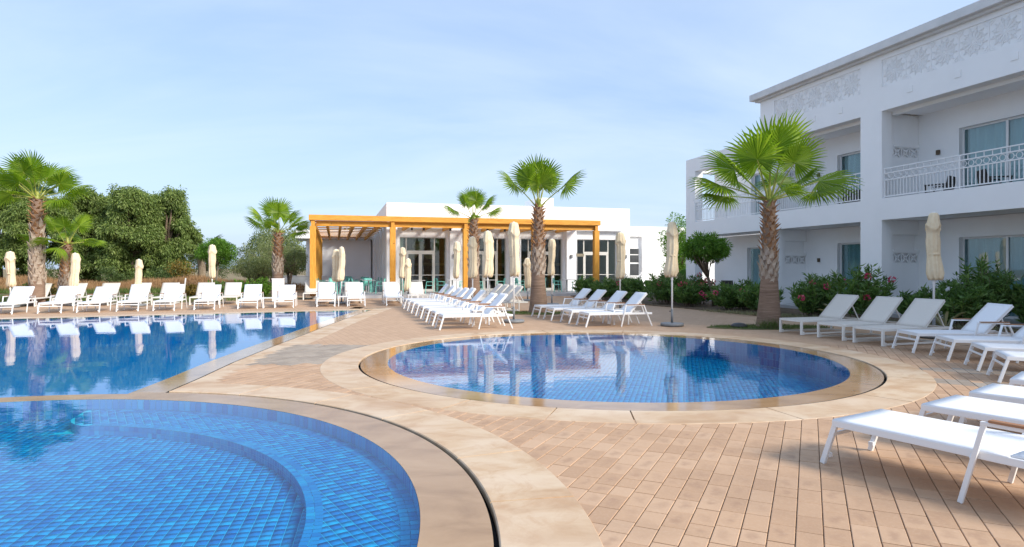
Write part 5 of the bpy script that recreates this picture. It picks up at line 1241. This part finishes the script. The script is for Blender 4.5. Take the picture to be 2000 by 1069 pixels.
# around the hotel (positions follow the bed between paving and facade)
BU = [((3.9, 33.8), .75, 1.15, 'oleander', 0, 'low green shrub at the pavilion terrace step'), ((4.7, 31.6), .8, 1.1, 'oleander', 0, 'round green shrub before the last pavilion doors'), ((5.5, 29.4), .85, 1.2, 'oleander', 1, 'green shrub with a red flower near the pavilion corner'),
      ((5.6, 31.8), .8, 1.35, 'sage', 0, 'pale feathery shrub at the pavilion wall'), ((6.5, 27.6), .95, 1.45, 'oleander', 3, 'dense oleander behind the parasol at the hedge'), ((7.3, 29.3), .8, 1.5, 'sage', 2, 'pale grassy shrub among the pink oleanders'),
      ((7.1, 25.9), .8, 1.15, 'oleander', 10, 'pink-flowering oleander beside the parasol on the grey base'), ((8.0, 27.4), .8, 1.35, 'oleander', 22, 'oleander full of pink blossom before the hotel frame pier'), ((8.1, 23.9), .85, 1.05, 'oleander', 1, 'low leafy shrub below the ball tree with the forked stem'),
      ((8.7, 22.3), .85, 1.05, 'oleander', 2, 'low leafy shrub between the ball tree and the big palm'), ((9.0, 24.2), .85, 1.15, 'oleander', 0, 'leafy shrub on the terrace side of the ball tree'), ((9.5, 20.2), .8, 1.2, 'oleander', 2, 'oleander right behind the big palm trunk'),
      ((10.3, 18.8), .95, 1.75, 'oleander', 5, 'tall open oleander with red buds beside the hotel lamp'), ((9.95, 20.6), .8, 1.5, 'oleander', 2, 'oleander at the hotel terrace behind the big palm'), ((11.5, 18.0), .6, 1.05, 'oleander', 2, 'small oleander with one pink flower before the hotel pier'),
      ((11.9, 16.9), .75, 1.35, 'oleander', 0, 'oleander with loose stems behind the middle cream lounger'), ((12.6, 17.0), .85, 1.95, 'oleander', 0, 'tallest oleander behind the cream parasol'), ((13.5, 16.2), .85, 1.55, 'oleander', 0, 'oleander before the wide curtained window'),
      ((14.6, 15.7), .8, 1.4, 'oleander', 0, 'oleander at the end of the bed before the wide window'), ((15.3, 14.9), .7, 1.1, 'oleander', 0, 'low oleander behind the white raised-back lounger')]
for i, (l, r, h, m, fl, lb) in enumerate(BU): bush(lb, l, r*1.04, h*.95, m, 100+i, flowers=(fl*2+2)//3, stems=70 if m == 'oleander' else 110, L=.20 if m == 'oleander' else .26, Wd=.046 if m == 'oleander' else .014, per=44)
for i, (l, r, h, m, lb) in enumerate([((-12.9, 32.6), .75, 1.15, 'topiary', 'bright leafy shrub between the front-row loungers and the lone palm'), ((-15.6, 33.6), .8, .95, 'oleander', 'green shrub on the lawn behind the second row of loungers'), ((-14.3, 34.0), .8, 1.0, 'topiary', 'yellow-green shrub beside the small round olive'), ((-21.2, 28.6), .9, .95, 'ochre', 'low yellow-green hedge plant at the thick palm'), ((-22.6, 30.0), .9, .9, 'oleander', 'low hedge plant on the lawn behind the yellow-green hedge plant'), ((-17.4, 34.3), .7, .7, 'ochre', 'low yellowish shrub under the clipped ball tree')]):
    bush(lb, l, r, h, m, 200+i, L=.13, Wd=.05, stems=60, name='garden_shrub', group='shrubs on the lawn')
# banana-like plant
def big_leaf_plant(loc, label, n, L, seed, mat='banana', name='banana_plant', w=.22, group=None):
    rg = random.Random(seed); t = thing(name, label, 'plant', loc, group=group)
    for i in range(n):
        az = 2*math.pi*i/n+rg.uniform(-.3, .3); el = rg.uniform(rad(52), rad(86)); l = L*rg.uniform(.7, 1.1); mb = MB(); vs = []; k = 10
        for j in range(k+1):
            u = j/k; x = l*u*math.cos(el)*(1+.5*u); z = l*u*math.sin(el)*(1-.25*u*u); ww = .02 if u < .25 else w*math.sin(math.pi*min(1, (u-.25)/.75*.95+.05))**.6
            for s in (-1, 0, 1): vs.append((x, s*ww, z+(.06*ww/w if s else 0)))
        mb.add(vs, [(3*j+s, 3*j+s+1, 3*j+4+s, 3*j+3+s) for j in range(k) for s in range(2)]); o = mb.build('leaf', mat, t, True); o.rotation_euler = (0, 0, az)
big_leaf_plant((8.9, 33.2, 0), 'broad-leaved banana plant behind the pink oleanders', 8, 2.0, 5)
big_leaf_plant((7.4, 34.0, 0), 'smaller banana plant near the annex steps', 6, 1.5, 6)
big_leaf_plant((13.3, 14.6, 0), 'strappy pale-leaved plant behind the white raised-back lounger', 9, .95, 7, 'banana', 'strappy_plant', .05)
big_leaf_plant((9.3, 18.3, 0), 'upright strappy plant beside the big palm trunk', 9, .85, 8, 'sage', 'strappy_plant', .04)
big_leaf_plant((11.0, 16.2, 0), 'strappy plant between the cream loungers', 8, .7, 9, 'sage', 'strappy_plant', .04)
# ------------------------------------------------------------------ grass
def grass_patch(name, c, rx, ry, n, h, mat, seed, w=.008, lean=.5, rot=0, zf=None, top=True):
    rg = np.random.default_rng(seed); a = rg.uniform(0, 2*math.pi, n); k = np.sqrt(rg.uniform(0, 1, n)); ca, sa = math.cos(rot), math.sin(rot)
    x = rx*k*np.cos(a); y = ry*k*np.sin(a); P = np.stack([c[0]+x*ca-y*sa, c[1]+x*sa+y*ca, np.full(n, c[2]) if zf is None else zf(c[0]+x*ca-y*sa, c[1]+x*sa+y*ca)], 1)
    d = rg.normal(size=(n, 3))*lean; d[:, 2] = 1; global RNG
    me = np_mesh(name, leaves(P, unit(d), h*rg.uniform(.5, 1.2, n), w*np.ones(n), .15), 4, mat); return struct(link(name, me), 'stuff')
struct(MB().poly([(6.85+1.5*math.cos(a)*(1.1 if math.cos(a) < 0 else 1.15), 17.05+.62*math.sin(a)) for a in [2*math.pi*i/28 for i in range(28)]], -.03, .012).build('grass_island', 'lawn'))
struct(MB().poly([(.75+1.15*math.cos(a), 22.35+.75*math.sin(a)) for a in [2*math.pi*i/28 for i in range(28)]], -.03, .012).build('grass_island', 'lawn'))
struct(MB().poly([(-11.7+1.6*math.cos(a), 33.2+.9*math.sin(a)) for a in [2*math.pi*i/28 for i in range(28)]], -.03, .012).build('grass_island', 'lawn'))
gl = [grass_patch('grass', (6.85, 17.05, .01), 1.55, .58, 3200, .07, 'grass', 1), grass_patch('grass', (.75, 22.35, .01), 1.12, .72, 2600, .07, 'grass', 2), grass_patch('grass', (6.75, 16.62, .01), .28, .14, 160, .30, 'grass', 3, .012), grass_patch('grass', (-17, 33, .02), 5, 5, 16000, .12, 'grass', 4, .014), grass_patch('grass', (-25, 31, .02), 6, 5, 14000, .12, 'grass', 5, .014)]
def mound(x, y): return .02+.62*np.exp(-((y-43.0)/2.6)**2)*(0.75+.35*np.sin(x*.55+1)+.15*np.sin(x*1.7))*(1/(1+np.exp((x+14.6)*2.5)))
xs = np.linspace(-60, -13.5, 120); ysn = np.linspace(36.5, 50, 26); vs = [(x, y, float(mound(x, y))-.02) for x in xs for y in ysn]; k = len(ysn)
struct(MB().add(vs, [(i*k+j, (i+1)*k+j, (i+1)*k+j+1, i*k+j+1) for i in range(len(xs)-1) for j in range(k-1)]).build('grass_bank', 'straw_ground', None, True))
grass_patch('dry_grass', (-32, 43, 0), 18.5, 4.2, 42000, .42, 'straw', 8, .022, .35, 0, mound)
grass_patch('green_weeds', (-29, 38.8, 0), 14, 1.2, 9000, .34, 'grass', 9, .03, .6, 0, mound)
grass_patch('bed_litter', (9.6, 19.2, .03), 4.6, .5, 2500, .16, 'sage', 10, .015, .9, rad(-52))
# ------------------------------------------------------------------ small things
t = thing('ground_light', 'dark domed ground spotlight on the paving beside the big palm', 'lamp', (6.05, 17.0, .004))
MB().lathe([(.20, .012), (.225, .03), (.20, .075), (.13, .115), (.03, .13)], 22).build('dome', 'black', t, True); MB().lathe([(.17, 0), (.19, .012)], 22).build('base_ring', 'metal_grey', t)
t = thing('service_box', 'small grey wall box with a round valve at the hotel pier', 'box', HW(-.06, .35, .28), TH)
MB().box(-.05, .05, -.12, .12, -.14, .14).build('case', 'cornice', t, bevel=.008); MB().tube([(-.051, 0, 0), (-.07, 0, 0)], .035, 12).build('valve', 'metal_grey', t)
t = thing('marker_stake', 'leaning white marker stake in the dry grass', 'stake', (-17.2, 33.4, 0))
MB().bar((0, 0, 0), (.12, 0, 1.05), .05, .05).build('post', 'metal_white', t)
t = thing('low_wall', 'low white garden wall behind the lone palm and olive trees', 'wall', (-17.0, 47.5, 0), TH)
MB().box(0, 5.2, 0, .2, 0, .95).build('wall', PZ, t); MB().box(-.03, 5.23, -.03, .23, .951, 1.0).build('coping', PZ, t)
